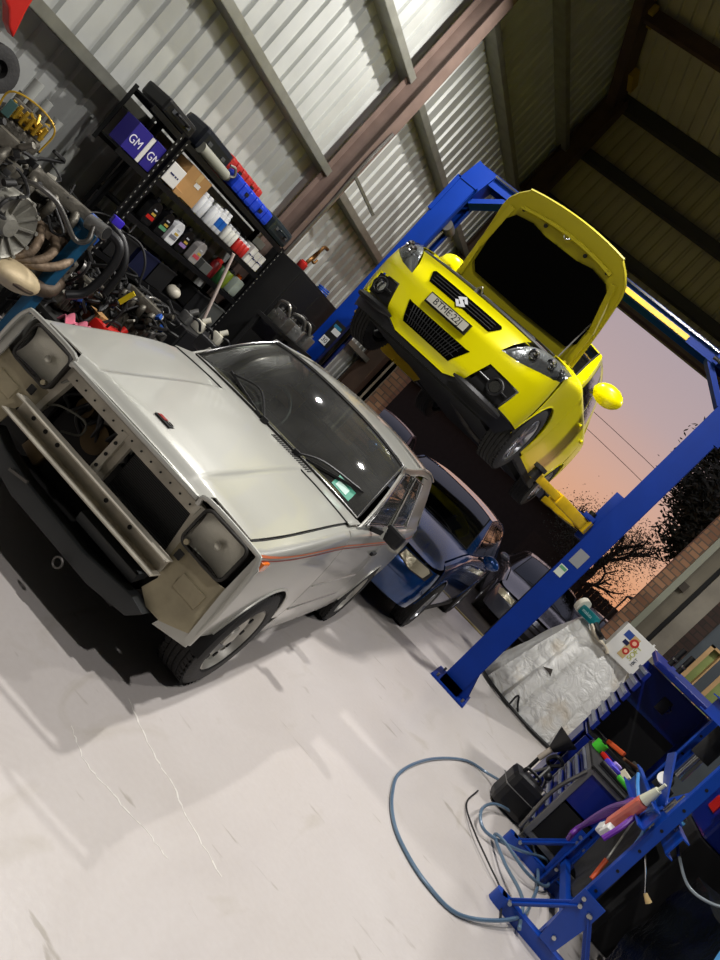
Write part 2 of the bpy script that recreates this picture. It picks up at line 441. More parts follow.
# ================================================================ sky and lamps
w=bpy.data.worlds.new('dusk sky'); bpy.context.scene.world=w; w.use_nodes=True; nt=w.node_tree; nt.nodes.clear()
o=nt.nodes.new('ShaderNodeOutputWorld'); bg=nt.nodes.new('ShaderNodeBackground'); tc=nt.nodes.new('ShaderNodeTexCoord'); sp=nt.nodes.new('ShaderNodeSeparateXYZ'); rp=nt.nodes.new('ShaderNodeValToRGB')
nt.links.new(tc.outputs['Generated'],sp.inputs[0]); nt.links.new(sp.outputs['Z'],rp.inputs['Fac']); nt.links.new(rp.outputs['Color'],bg.inputs['Color']); nt.links.new(bg.outputs[0],o.inputs[0])
e=rp.color_ramp.elements
st=((0.,(236,160,112)),(.06,(238,178,140)),(.13,(226,180,160)),(.22,(200,176,176)),(.40,(172,166,180)),(1.,(110,116,140)))
while len(e)<len(st): e.new(.5)
for i,(p,c) in enumerate(st): e[i].position=p; e[i].color=(*lin(c),1)
bg.inputs['Strength'].default_value=.85
def lamp(loc,p,size,col=(1,.95,.87),spread=180,rot=(0,0,0)):
    l=bpy.data.lights.new('bay_or_fill_light','AREA'); l.shape='DISK'; l.size=size; l.energy=p; l.color=col; l.spread=R(spread)
    o=bpy.data.objects.new('bay_or_fill_light',l); COL.objects.link(o); o.location=loc; o.rotation_euler=rot; return o
lamp((-3.35,5.8,5.2),120,.12,(1,.97,.93))
lamp((-1.3,4.9,5.2),150,.15,(1,.97,.94))
lamp((.6,1.0,5.2),70,.2,(1,.96,.95))
lamp((-.9,2.3,5.2),118,.12,(1,.97,.95))
lamp((2.0,7.6,5.0),120,.3,(1,.97,.94))  # added fill lamp to brighten the plastic sheet and right-hand walls

# ================================================================ camera
f=720.; ua=R(46.); P=math.atan(75/720); Y=math.atan(214/724)
fw0=Vector((-math.sin(Y),math.cos(Y),0)); Rt=Vector((math.cos(Y),math.sin(Y),0)); Z=Vector((0,0,1))
fw=fw0*math.cos(P)-Z*math.sin(P); U=fw0*math.sin(P)+Z*math.cos(P)
cx=Rt*math.sin(ua)+U*math.cos(ua); cyv=-Rt*math.cos(ua)+U*math.sin(ua)
cam=bpy.data.cameras.new('camera'); cam.sensor_fit='VERTICAL'; cam.sensor_height=36; cam.sensor_width=27; cam.lens=27.; cam.clip_start=.05; cam.clip_end=400
co=bpy.data.objects.new('camera',cam); COL.objects.link(co)
mm=Matrix((cx,cyv,-fw)).transposed().to_4x4(); mm.translation=Vector((0,0,1.55)); co.matrix_world=mm
sc=bpy.context.scene; sc.camera=co
sc.view_settings.view_transform='Standard'; sc.view_settings.look='None'; sc.view_settings.gamma=1; sc.view_settings.exposure=.0
sc.cycles.max_bounces=6; sc.cycles.transparent_max_bounces=12
sc.cycles.caustics_reflective=False; sc.cycles.caustics_refractive=False
# ================================================================ cars
def clamp(t,a=0.,b=1.): return max(a,min(b,t))
def ss(t): t=clamp(t); return t*t*(3-2*t)
class CM:
    """surface maps of a car: side X(y,z), front F(x,z), rear B(x,z)"""
    def __init__(s, **k): s.__dict__.update(k)
    def zb(s,y): return s.zf+(s.zc-s.zf)*ss((y-(s.yF-s.DF))/(s.yc-(s.yF-s.DF)))**.8 + (s.zr2-s.zc)*ss((y-s.yc)/(s.yR-s.yc))
    def X(s,y,z):
        zb=s.zb(y); ym=(s.yF+s.yR)/2; hl=(s.yR-s.yF)/2
        w=s.W*(1-s.tap*abs((y-ym)/hl)**3.5)
        if z<=zb:
            t=(z-s.zs)/(zb-s.zs); w-=s.bul*(2*t-1.05)**2
            d=zb-z
            if d<s.rs: w-=s.rs*.8*(1-math.sqrt(max(0,1-((s.rs-d)/s.rs)**2)))
        else:
            h=z-zb; w-=s.bul+s.rs*.8+h*s.tum+s.tc*h*h
        return w
    def sd(s,sg,off=0.): return lambda y,z: (sg*(s.X(y,z)+off),y,z)
    def _c(s,x,z,y1,D,n,sgn,setb):
        xn=clamp(abs(x)/s.W,0,1); X=s.X(y1,min(z,s.zb(y1)))
        return y1+sgn*(D*(max(0,1-xn**n))**(1/n)-setb*(1-xn**4)), xn*X*(1 if x>=0 else -1)
    def F(s,x,z,off=0.):
        y,xx=s._c(x,z,s.yF,s.DF,s.nF,-1,s.fs(z)); return (xx,y-off,z)
    def B(s,x,z,off=0.):
        y,xx=s._c(x,z,s.yR,s.DR,s.nF,1,s.bs(z)); return (xx,y+off,z)
    def sw(s,sg,off=0.):
        def f(y,w):
            z=w if w<.70 else .70+(w-.70)/.30*(s.zb(y)-.70)
            return (sg*(s.X(y,z)+off),y,z)
        return f
    def xs(s,n=14): return [s.W*math.sin(PI/2*i/n)**(2/s.nF) if i>=0 else -s.W*math.sin(-PI/2*i/n)**(2/s.nF) for i in range(-n+1,n)]
    def hood(s,x,y):
        X=s.X(y,s.zb(y)); c=s.crn*(1-min(1,(abs(x)/X))**2.4); return (x,y,s.zb(y)+c)
    def roof(s,x,y):
        zr=s.zr(y); X=s.X(y,zr); return (x*X,y,zr+s.rcr*(1-abs(x)**2.5))
def sidepoly(cm,y0,y1,z0,arches,top=None,r=.31,n=16,ac=.3):
    P=[(y0,z0)]
    for a in arches:
        w=math.sqrt(max(0,r*r-(z0-ac)**2)); a0=math.atan2(z0-ac,-w); a1=math.atan2(z0-ac,w)
        if a0<0: a0+=2*PI
        for i in range(n+1):
            t=a0+(a1-a0)*i/n; y=a+r*math.cos(t)
            if y0<y<y1: P.append((y,ac+r*math.sin(t)))
    P += [(y1,z0),(y1,1.),(y0,1.)]
    return P
ZW_=frange(.2,.7,10)+[.76,.82,.87,.90,.92,.94,.955,.97,.98,.99,.996]
def wheel(parent, c, r, w, side, kind, rimmat, name='wheel', yaw=0.):
    """side=+1: outer face towards +x"""
    o=G(rubber); ax=(side,0,0); cx,cy,cz=c
    rr=r*.64; h=w/2
    prof=[(rr,-h*.8),(rr+.012,-h),(r*.86,-h*1.04),(r*.97,-h*.86)]
    k=5
    for i in range(k):
        a=-h*.82+(2*h*.82)*i/k; b=-h*.82+(2*h*.82)*(i+.72)/k; c2=-h*.82+(2*h*.82)*(i+1)/k
        prof+=[(r,a),(r,b),(r-.008,b+.001),(r-.008,c2-.001)]
    prof+=[(r*.97,h*.86),(r*.86,h*1.04),(rr+.012,h),(rr,h*.8)]
    o.lathe(prof,c,ax,48)
    for i in range(56):
        t=2*PI*i/56; v=Vector((0,math.cos(t),math.sin(t)))
        for sx in (-1,1): o.bar(Vector(c)+v*(r-.004)+Vector((sx*h*.55,0,0)),Vector(c)+v*(r-.004)+Vector((sx*h*.9,0,0))+Vector((0,-math.sin(t),math.cos(t)))*.01,.006,.012,up=v)
    wo=o.build(name,parent)
    g=G(rimmat); f=h*side
    g.lathe([(rr+.004,h*.9),(rr-.004,h*.95),(rr*.95,h*.8),(rr*.9,h*.2),(rr*.9,-h*.8)],c,ax,40)
    if kind=='steel':
        g.lathe([(rr*.92,h*.35),(rr*.8,h*.55),(rr*.6,h*.62),(rr*.42,h*.35),(rr*.3,h*.35)],c,ax,32)
        g.lathe([(rr*.3,h*.35),(rr*.27,h*.75),(rr*.12,h*.85),(0,h*.85)],c,ax,20)
        g.m(blackm)
        for i in range(10):
            t=2*PI*i/10; v=Vector((0,math.cos(t),math.sin(t))); p=Vector(c)+v*rr*.72+Vector((side*h*.6,0,0))
            g.cyl(p,p+Vector((side*.006,0,0)),rr*.085,n=10)
        g.m(steel)
        for i in range(4):
            t=2*PI*i/4+.4; v=Vector((0,math.cos(t),math.sin(t))); p=Vector(c)+v*rr*.36+Vector((side*h*.35,0,0)); g.cyl(p,p+Vector((side*.02,0,0)),.009,n=6)
    else:
        ns=7 if kind=='alloy7' else 10
        for i in range(ns):
            t=2*PI*i/ns; v=Vector((0,math.cos(t),math.sin(t)))
            g.bar(Vector(c)+v*rr*.15+Vector((side*h*.72,0,0)),Vector(c)+v*rr*.93+Vector((side*h*.8,0,0)),rr*(.16 if ns==7 else .1),.022,up=(side,0,0),bev=.006)
        g.lathe([(rr*.26,h*.4),(rr*.25,h*.78),(rr*.12,h*.86),(0,h*.86)],c,ax,24)
        g.m(blackm).lathe([(rr*.88,h*.15),(rr*.3,h*.1),(0,h*.1)],c,ax,24)
    g.build('rim',wo)
    return wo
def ellipse_tube(g,pts,r,n=6): g.tube(pts,r,n=n,sub=1)

# ---------------------------------------------------------------- grey hatchback with its front taken off
silver=M('aged silver paint',(178,178,170),.33,.25,coat=.6,var=.05,vscale=2)
jamb=M('dusty off white paint',(188,182,166),.6,var=.25,vscale=9,bump=.2)
khaki=M('khaki primed panel',(164,154,126),.65,var=.25,vscale=8,bump=.2)
seam=M('seam black',(26,25,24),.8)
lens=glass('lamp glass',(250,250,248),ior=1.25)
bigglass=glass('car glass',(190,200,192),dust=.05)
tan=M('tan trim',(150,132,98),.75,var=.1); trimdk=M('dark cloth',(38,37,38),.9,var=.2,vscale=20)

def grey_car():
    root=thing('hatchback_car','old silver-white hatchback with orange side stripe and its grille and bumper removed','car',(-1.57,3.0,0),math.atan2(.083,.9965))
    c=CM(W=.775,zs=.22,zf=.80,zc=.955,zr2=.97,yc=.62,yF=-.42,DF=.16,nF=5,yR=2.95,DR=.16,tap=.05,bul=.03,rs=.035,tum=.24,tc=.35,
         fs=lambda z:0., bs=lambda z:.12*clamp((z-.5)/.5), crn=.03, rcr=.05)
    c.zr=lambda y: 1.335+.05*ss((y-1.1)/.9)-.06*ss((y-2.2)/.6)
    yc=frange(-.6,3.2,44); zc=frange(.2,1.4,20)+[.75,.765,.78,.79,.8,.91,.92,.93,.94,.95]
    AR=.315; ar=(0,2.32); ZW=ZW_
    # fenders
    for sg in (1,-1):
        g=G(silver)
        P=sidepoly(c,-.53,.46,.36,(0,),r=AR,ac=.3)
        g.patch(P,c.sw(sg),yc,ZW,thick=.004)
        # top strip of the fender up to the bonnet seam
        g.grid(lambda y,t:(sg*(c.X(y,c.zb(y))-t*.035),y,c.zb(y)+.004*t),frange(-.53,.70,24),(0,.4,1),thick=.003)
        # rolled arch lip and the eyebrow frame around the lamp
        lip=[(sg*(c.X(AR*math.cos(t),.3+AR*math.sin(t))+.001),AR*math.cos(t),.3+AR*math.sin(t)) for t in frange(R(12),R(168),20)]
        g.tube(lip,.007,6,sub=1)
        fr=[(sg*.742,-.53,.36),(sg*.748,-.55,.55),(sg*.74,-.56,.72),(sg*.722,-.56,.79),(sg*.68,-.56,.808),(sg*.42,-.575,.815),(sg*.395,-.57,.77)]
        g.tube(fr,.011,8,sub=4)
        g.patch([(.745,.36),(.745,.76),(.70,.80),(.70,.60),(.72,.36)],lambda x,z:(sg*x,-.545,z),thick=.01)
        f=g.build('fender',root)
        G(M('amber lens',(225,110,20),.25,coat=.5)).box((sg*(c.X(-.45,.755)+.008),-.45,.755),(.016,.075,.045),bev=.006).build('indicator',f)
        for ya in (0,2.32):   # wheel housings
            G(blackm).grid(lambda a,x:(sg*x,ya+AR*math.cos(a),.3+AR*math.sin(a)),frange(R(-10),R(190),18),(.42,.765),thick=.004).build('wheel_housing',root)
    # bonnet with raised centre
    g=G(silver)
    def hd(x,y):
        X,Y,Z=c.hood(x,y); Z+=.016*(ss((abs(x)-.30)/.02)*-1+1)*ss((y+.62)/.3)*.9+.012
        fy=ss((-.50-y)/.09); return (X,Y,Z-.035*fy*fy)
    hw=lambda y:c.X(y,c.zb(y))-.042
    P=[(-hw(-.5),-.525),(-.42,-.535),(-.385,-.59),(.385,-.59),(.42,-.535),(hw(-.5),-.525),(hw(-.2),-.2),(hw(.1),.1),(hw(.3),.3),(hw(.5),.5),(.4,.46),(0,.42),(-.4,.46),(-hw(.5),.5),(-hw(.3),.3),(-hw(.1),.1),(-hw(-.2),-.2)]
    g.patch(P,hd,[-.6,-.5,-.4,-.34,-.32,-.31,-.30,-.29,-.27,-.2,-.1,0,.1,.2,.27,.29,.30,.31,.32,.34,.4,.5,.6],frange(-.58,.5,18)+[-.575,-.56,-.54],thick=.006)
    g.m(silver).tube([(x,-.588,.792-.0*abs(x)) for x in frange(-.385,.385,8)],.012,8,sub=1)
    hood=g.build('bonnet',root)
    g=G(M('badge red',(150,30,30),.3)); Zb=hd(.03,-.44)[2]
    g.m(blackm).box((.0,-.43,Zb+.002),(.09,.06,.006)); g.m(M('badge red')).box((-.02,-.43,Zb+.006),(.04,.035,.004)); g.m(chrome).box((.02,-.43,Zb+.006),(.028,.012,.004)); g.box((.02,-.41,Zb+.006),(.028,.006,.004))
    g.build('badge',hood)
    # cowl panel with vent slots and seams
    g=G(silver)
    def cw(x,t):
        y0=.47+.045*0-.0*abs(x)+(.04*(x/.4)**2 if abs(x)<.4 else .04)-.045; y1=.56+.10*(x/.66)**2
        y=y0+(y1-y0)*t; return (x,y,.968+.03*(1-abs(x/.72)**2.4)+.012*t)
    g.grid(cw,frange(-.70,.70,20),(0,.3,.6,1),thick=.005)
    g.m(seam)
    for i in range(18):
        x=.06+i*.016; p=cw(x,.3); q=cw(x,.75); g.bar(Vector(p)+Vector((0,0,.004)),Vector(q)+Vector((0,0,.004)),.006,.004)
    g.m(seam).tube([(x,cw(x,0)[1]-.004,cw(x,0)[2]-.004) for x in frange(-.68,.68,16)],.004,6,sub=1)
    for sg in (1,-1): g.tube([(sg*(hw(y)+.003),y,c.zb(y)+.004) for y in frange(-.52,.5,12)],.004,6,sub=1)
    g.build('cowl',root)
    # doors and rear quarters
    for sg in (1,-1):
        g=G(silver)
        tp=lambda y:c.zb(y)
        P=[(.47,.24)]+[(.47,z) for z in (.5,.8)]+[(.47,c.zb(.47)-.002)]
        P=[(.47,.24),(1.50,.24)]+[(1.50,1.),(.47,1.)]
        g.patch(P,c.sw(sg),yc,ZW,thick=.004)
        for z,o in ((.42,.004),(.60,.003)):
            g.tube([(sg*(c.X(y,z)+o-.004),y,z) for y in frange(.5,1.48,8)],.007,6,sub=1)
        d=g.build('door',root)
        G(blackm).box((sg*(c.X(1.4,.8)+.01),1.38,.80),(.02,.12,.025),bev=.006).build('door_handle',d)
        g=G(silver)
        P=sidepoly(c,1.51,2.95,.24,(2.32,),r=AR,ac=.3); g.patch(P,c.sw(sg),yc,ZW,thick=.004)
        P=[(-.0,.20),(1.99,.20),(1.99,.25),(0.33,.25)]
        g.patch([(.33,.19),(1.99,.19),(1.99,.235),(.33,.235)],c.sd(sg,-.006),yc,(),thick=.004)
        lip=[(sg*(c.X(2.32+AR*math.cos(t),.3+AR*math.sin(t))+.001),2.32+AR*math.cos(t),.3+AR*math.sin(t)) for t in frange(R(-5),R(185),20)]
        g.tube(lip,.007,6,sub=1)
        g.build('rear_quarter',root)
        # stripes
        g=G(M('orange stripe',(205,112,70),.5)); st=lambda y,z,o=.0015:(sg*(c.X(y,z)+o),y,z)
        zl=lambda y:.788+.085*ss((y+.5)/1.1)+.005*(y-.6 if y>.6 else 0)
        g.grid(lambda y,t:st(y,zl(y)+t*.009),frange(-.5,2.9,40),(0,1))
        g.m(M('rust red stripe',(150,70,62),.5)).grid(lambda y,t:st(y,zl(y)-.016+t*.006),frange(-.5,2.9,40),(0,1))
        g.build('stripe',root)
        # lining inside the seams
        g=G(seam); g.patch([(.34,.25),(1.99,.25),(1.99,.6),(2.9,.62),(2.9,.93),(.34,.90)],c.sd(sg,-.014),yc,zc); g.build('inner_panel',root)
        # greenhouse : pillars and rails
        g=G(silver)
        zR=lambda y:c.zr(y)
        def strip(p0,p1,w0,w1,n=8):
            g.grid(lambda t,k:(lambda y,z:(sg*(c.X(y,z)+.002),y,z))(p0[0]+(p1[0]-p0[0])*t+k*(w0*(1-t)+w1*t),p0[1]+(p1[1]-p0[1])*t),frange(0,1,n),(0,.5,1),thick=.012)
        strip((.66,.965),(1.20,1.345),.075,.06)
        strip((1.50,.965),(1.62,1.36),.05,.04)
        strip((2.22,.965),(2.05,1.34),.75,.55,10)
        g.grid(lambda y,k:(sg*(c.X(y,zR(y)-.04*k)+.002),y,zR(y)-.04*k),frange(1.14,2.6,12),(0,.5,1),thick=.01)
        g.grid(lambda y,k:(sg*(c.X(y,c.zb(y)+.02*k+.001)+.003),y,c.zb(y)+.02*k-.004),frange(.62,2.9,14),(0,1),thick=.01)
        g.tube([(sg*(c.X(y,zR(y))+.008),y,zR(y)+.006) for y in frange(1.14,2.6,12)],.009,6,sub=1)
        g.build('window_frame',root)
        g=G(chrome); g.tube([(sg*(c.X(y,z)+.008),y,z) for y,z in ((.78,.985),(1.48,.985),(1.60,1.315),(1.24,1.315),(.78,.985))],.005,6,sub=1)
        g.tube([(sg*(c.X(y,z)+.008),y,z) for y,z in ((1.56,.985),(2.20,.985),(2.05,1.30),(1.66,1.315),(1.56,.985))],.005,6,sub=1); g.build('window_trim',root)
        g=G(bigglass); g.patch([(.74,.97),(1.5,.97),(1.62,1.33),(1.2,1.33)],c.sd(sg,-.006),frange(.7,1.7,8),frange(.95,1.35,6)); g.build('side_window',root)
        g=G(bigglass); g.patch([(1.55,.97),(2.24,.97),(2.08,1.31),(1.66,1.33)],c.sd(sg,-.006),frange(1.5,2.3,8),frange(.95,1.35,6)); g.build('side_window',root)
        # mirror on the door
        g=G(black); g.box((sg*.84,.98,1.015),(.13,.06,.10),(0,0,sg*-.2),bev=.02); g.bar((sg*.72,.92,.97),(sg*.80,.96,1.0),.03,.03)
        m_=g.build('wing_mirror',root); G(silver).bar((sg*.775,.945,1.035),(sg*.80,.94,.965),.012,.02).build('mirror_edge',m_)
    # roof
    g=G(silver); g.grid(lambda u,y:c.roof(u,y),frange(-1,1,16),frange(1.14,2.62,14),thick=.012)
    g.m(seam).tube([(x*c.X(1.14,1.335)*.99,1.135-.03*(1-x*x),c.zr(1.14)+.05*(1-abs(x)**2.5)-.004) for x in frange(-1,1,12)],.007,6,sub=1); g.build('roof',root)
    # windscreen, seal, wipers
    def ws(s,t,o=0.):
        xb=.665;xt=.565; x=s*(xb+(xt-xb)*t); yb=.56+.10*s*s; yt=1.115+.03*s*s
        zb_=.985+.03*(1-abs(s)**2.4); zt=1.335+.045*(1-abs(s)**2.5)
        b=.03*math.sin(PI*t); return (x,yb+(yt-yb)*t-b*.6-o*.5,zb_+(zt-zb_)*t+b*.7+o)
    g=G(bigglass); g.grid(lambda s,t:ws(s,t),frange(-1,1,16),frange(0,1,8)); W_=g.build('windscreen',root)
    G(M('rego green',(40,150,120),.5)).grid(lambda a,b:ws(.66+.2*a,.06+.13*b,.002),(0,1),(0,1)).m(M('rego pale',(190,225,210),.5)).grid(lambda a,b:ws(.69+.12*a,.08+.07*b,.003),(0,1),(0,1)).build('registration_sticker',W_)
    loop=[ws(s,0,.004) for s in frange(-1,1,14)]+[ws(1,t,.004) for t in frange(.1,.9,6)]+[ws(s,1,.004) for s in frange(1,-1,14)]+[ws(-1,t,.004) for t in frange(.9,.1,6)]
    g=G(seam); g.tube(loop,.010,6,closed=True,sub=1); g.m(chrome).tube([tuple(Vector(p)+Vector((0,-.006,.006))) for p in loop],.004,6,closed=True,sub=1); g.build('windscreen_seal',root)
    for px,tip,t2 in ((-.05,(-.62,.10),(-.35,.16)),(.20,(.86,.22),(.5,.10))):
        g=G(black); a=Vector(ws(px/.66,-.03,.02)); b=Vector(ws(tip[0],tip[1],.02)); m_=Vector(ws(t2[0],t2[1],.03))
        g.cyl(a-Vector((0,0,.02)),a+Vector((0,0,.015)),.022,n=12); g.tube([a,m_,b],.007,6); 
        n_=(b-a).normalized(); g.bar(b-n_*.34+Vector((0,0,-.006)),b+n_*.03+Vector((0,0,-.008)),.012,.014); g.build('wiper',root)
    # front structure
    g=G(jamb)   # upper tie bar
    g.box((0,-.50,.755),(.80,.05,.012)); g.box((0,-.525,.735),(.80,.006,.05)); g.m(seam)
    for x in frange(-.36,.36,12): g.cyl((x,-.532,.735),(x,-.52,.735),.0045,n=8)
    g.m(jamb).bar((-.40,-.50,.76),(-.44,-.50,.50),.03,.05); g.bar((.40,-.50,.76),(.44,-.50,.50),.03,.05)
    g.build('upper_tie_bar',root)
    g=G(jamb)   # lower cross member, channel section
    g.box((0,-.545,.50),(.93,.006,.07)); g.box((0,-.575,.537),(.95,.06,.006)); g.box((0,-.585,.463),(.95,.08,.006)); g.tube([(x,-.61,.463) for x in (-.47,.47)],.008,6); g.tube([(x,-.605,.54) for x in (-.47,.47)],.007,6)
    g.m(seam)
    for x in (-.38,-.30,-.22,.1,.25): g.cyl((x,-.552,.50),(x,-.54,.50),.010,n=8)
    g.build('cross_member',root)
    g=G(jamb); g.box((-.045,-.52,.63),(.035,.02,.22)); g.box((-.012,-.50,.63),(.035,.02,.22)); g.m(seam)
    for z in (.56,.62,.68): g.cyl((-.045,-.535,z),(-.045,-.525,z),.008,n=8)
    g.build('lock_brace',root)
    g=G(blackm); g.box((.22,-.455,.62),(.40,.03,.21)); g.m(M('radiator fin',(70,72,72),.5,.3))
    for i in range(26): g.box((.22,-.473,.523+i*.0078),(.39,.008,.0028))
    g.m(jamb).box((.435,-.47,.62),(.02,.04,.22)); g.build('radiator',root)
    # lamps
    for sg in (1,-1):
        g=G(M('lamp shell',(46,44,40),.7)); cx=sg*.548
        def rrect(w,h,r,n=6):
            o=[]
            for (qx,qz,a0) in ((w-r,h-r,0),(-(w-r),h-r,90),(-(w-r),-(h-r),180),(w-r,-(h-r),270)):
                for i in range(n+1): a=R(a0+90*i/n); o.append((qx+r*math.cos(a),qz+r*math.sin(a)))
            return o
        o=rrect(.125,.092,.03)
        g.prism([(cx+a,.700+b) for a,b in o],'y',-.46,-.36); q_=rrect(.120,.088,.03)
        g.grid(lambda i,t:(cx+q_[int(i)%len(q_)][0],-.46-.08*t,.70+q_[int(i)%len(q_)][1]),list(range(len(q_)+1)),(0,1))
        g.tube([(cx+a,-.54,.700+b) for a,b in rrect(.118,.086,.03)],.008,6,closed=True,sub=1)
        h=g.build('headlamp',root)
        g=G(M('silvered reflector',(236,234,222),.45,.12,bump=.25,bscale=45))
        g.grid(lambda u,v:(cx+.112*u,-.475-.035*(u*u+v*v)*.9,.700+.079*v),frange(-1,1,14),frange(-1,1,14)); g.m(M('lamp bulb cap',(240,238,228),.2,.3)).sph((cx,-.497,.695),.018,(1,.7,1)); g.build('reflector',h)
        g=G(lens)
        g.grid(lambda u,v:(cx+.114*u,-.545-.022*(1-u*u)*(1-v*v)-.0010*math.sin(u*30),.700+.082*v),frange(-1,1,40),frange(-1,1,8)); g.build('lamp_glass',h)
        # panel under the lamp
        g=G(khaki)
        P=[(.43,.61),(.44,.50),(.47,.44),(.45,.37),(.52,.335),(.60,.34),(.735,.40),(.742,.50),(.735,.62),(.67,.605),(.55,.60)]
        if sg<0: P=[(.43,.61),(.44,.50),(.49,.47),(.49,.38),(.56,.35),(.66,.38),(.70,.44),(.738,.47),(.742,.55),(.735,.62),(.67,.605),(.55,.60)]
        g.patch(P,lambda x,z:(sg*x,-.515-.015*math.sin((x-.43)*9)-.02*ss((z-.5)/-.12)+.0,z),frange(.43,.74,8),frange(.34,.62,7),thick=.006)
        g.m(khaki).box((sg*.60,-.528,.50),(.13,.02,.07),bev=.008)
        g.m(seam).box((sg*.475,-.55,.575),(.03,.01,.035)); g.m(khaki)
        g.cyl((sg*.46,-.55,.63),(sg*.46,-.53,.63),.012,n=8); g.build('lamp_panel',root)
        g=G(silver); g.patch([(.58,.30),(.742,.34),(.742,.41),(.60,.37)] if sg>0 else [(.62,.33),(.742,.36),(.742,.42),(.64,.39)],lambda x,z:(sg*x,-.53,z),thick=.008); g.build('fender_corner',root)
    # engine bay contents and underside
    g=G(M('engine bay black',(22,21,20),.8,var=.3)); g.box((0,.0,.42),(.84,.72,.30)); g.box((0,.42,.62),(1.36,.02,.60)); g.box((0,1.7,.24),(1.30,2.5,.10)); g.box((0,.2,.245),(.8,1.4,.09))
    g.box((-.60,.03,.62),(.02,.76,.36)); g.box((.60,.03,.62),(.02,.76,.36)); g.box((-.545,-.40,.55),(.23,.02,.46)); g.box((.545,-.40,.55),(.23,.02,.46))
    g.box((0,2.75,.5),(1.2,.3,.5)); g.build('underbody',root)
    rnd=random.Random(5)
    g=G(steel); g.box((-.22,-.1,.62),(.34,.5,.22),bev=.02); g.m(M('brass grime',(96,78,48),.6,.4,var=.3)); g.box((-.34,-.43,.38),(.11,.06,.10),(0,.2,0),bev=.01); g.cyl((-.2,-.40,.58),(-.2,-.33,.58),.07,n=20); g.cyl((-.33,-.40,.64),(-.33,-.34,.64),.045,n=16)
    g.m(steel)
    for i in range(5): g.cyl((-.34+.06*i,-.1,.73),(-.34+.06*i,-.1,.80),.018,n=10)
    g.build('engine',root)
    g=G(M('pale hose',(120,120,112),.6)); g.tube([(-.42,-.5,.55),(-.36,-.49,.60),(-.25,-.46,.62),(-.22,-.47,.57),(-.28,-.5,.53)],.005)
    g.tube([(-.43,-.50,.66),(-.40,-.52,.70),(-.38,-.50,.74)],.006); g.m(black)
    for i in range(9):
        x=-.4+rnd.random()*.38; g.tube([(x,-.38,.52+rnd.random()*.1),(x+rnd.uniform(-.08,.08),-.42,.6+rnd.random()*.1),(x+rnd.uniform(-.1,.1),-.36,.72)],.008+.006*rnd.random())
    g.build('hoses',root)
    g=G(M('valance paint',(40,43,44),.55,var=.2)); P=[(-.47,.38),(-.44,.28),(-.2,.235),(.3,.235),(.50,.27),(.55,.33),(.47,.345),(.2,.31),(-.2,.32),(-.36,.345)]
    g.prism(P,'y',-.60,-.52,bev=.008); g.box((.23,-.50,.38),(.36,.10,.05),(.2,0,0),bev=.01); g.m(M('tow ring',(90,88,84),.5,.6)); g.tube([(.16+.022*math.cos(t),-.62,.215+.022*math.sin(t)) for t in frange(0,2*PI,12)],.005,6,sub=1)
    g.bar((-.27,-.61,.31),(-.17,-.61,.33),.012,.012); g.build('front_valance',root)
    # cabin
    g=G(tan); g.box((-.1,.86,.94),(1.10,.24,.05),(.15,0,0),bev=.02); g.m(trimdk).box((0,.92,.84),(1.2,.2,.18),bev=.03); g.m(tan).box((-.38,.70,1.0),(.34,.05,.03),(0,0,.1),bev=.01); g.build('dashboard',root)
    g=G(black); sc_=Vector((-.34,1.08,1.0)); A=Vector((1,0,0)); B_=Vector((0,.42,.9)).normalized()
    g.tube([sc_+A*.18*math.cos(t)+B_*.18*math.sin(t) for t in frange(0,2*PI,24)],.013,8,sub=1); g.bar(sc_-A*.17,sc_+A*.17,.03,.012); g.bar(sc_,sc_-B_*.17,.03,.012); g.cyl(sc_,(-.34,.9,.93),.03,n=12); g.build('steering_wheel',root)
    for x in (-.34,.34):
        g=G(trimdk); g.box((x,1.45,.58),(.46,.48,.14),bev=.05); g.box((x,1.74,.86),(.46,.12,.54),(-.2,0,0),bev=.05); g.m(M('seat centre',(84,80,72),.9,var=.2)); g.box((x,1.67,.88),(.26,.03,.4),(-.2,0,0),bev=.01)
        g.m(trimdk).box((x,1.83,1.2),(.24,.09,.16),(-.15,0,0),bev=.03); g.build('seat',root)
    g=G(trimdk); g.box((0,2.3,.60),(1.15,.4,.14),bev=.05); g.box((0,2.55,.85),(1.15,.12,.45),(-.25,0,0),bev=.05); g.build('rear_seat',root)
    G(M('kraft parcel',(170,136,88),.8)).box((-.36,1.45,1.12),(.16,.1,.12),(0,0,.3)).build('sun_visor',root)
    # tail
    g=G(silver); g.grid(lambda x,z:c.B(x,z),c.xs(10),frange(.3,.97,8),thick=.006)
    g.grid(lambda s,t:(s*(.70-.13*t),2.98-.40*t,.97+.36*t),(-1,-.86),(0,1)); g.grid(lambda s,t:(s*(.70-.13*t),2.98-.40*t,.97+.36*t),(.86,1),(0,1)); g.build('tailgate',root)
    g=G(bigglass); g.grid(lambda s,t:(s*(.70-.13*t),2.98-.40*t,.97+.36*t),(-.86,.86),(0,1)); g.build('rear_window',root)
    for sg in (1,-1):
        fw_=wheel(root,(sg*.680,0,.292),.292,.185,sg,'steel',M('faded steel rim',(176,174,166),.45,.5,var=.1)); fw_.matrix_local=Matrix.Translation((sg*.685,0,.285))@Matrix.Rotation(R(-2),4,'Z')@Matrix.Translation((-sg*.685,0,-.285))
        wheel(root,(sg*.685,2.36,.285),.285,.165,sg,'steel',M('faded steel rim'))
    return root
grey_car()

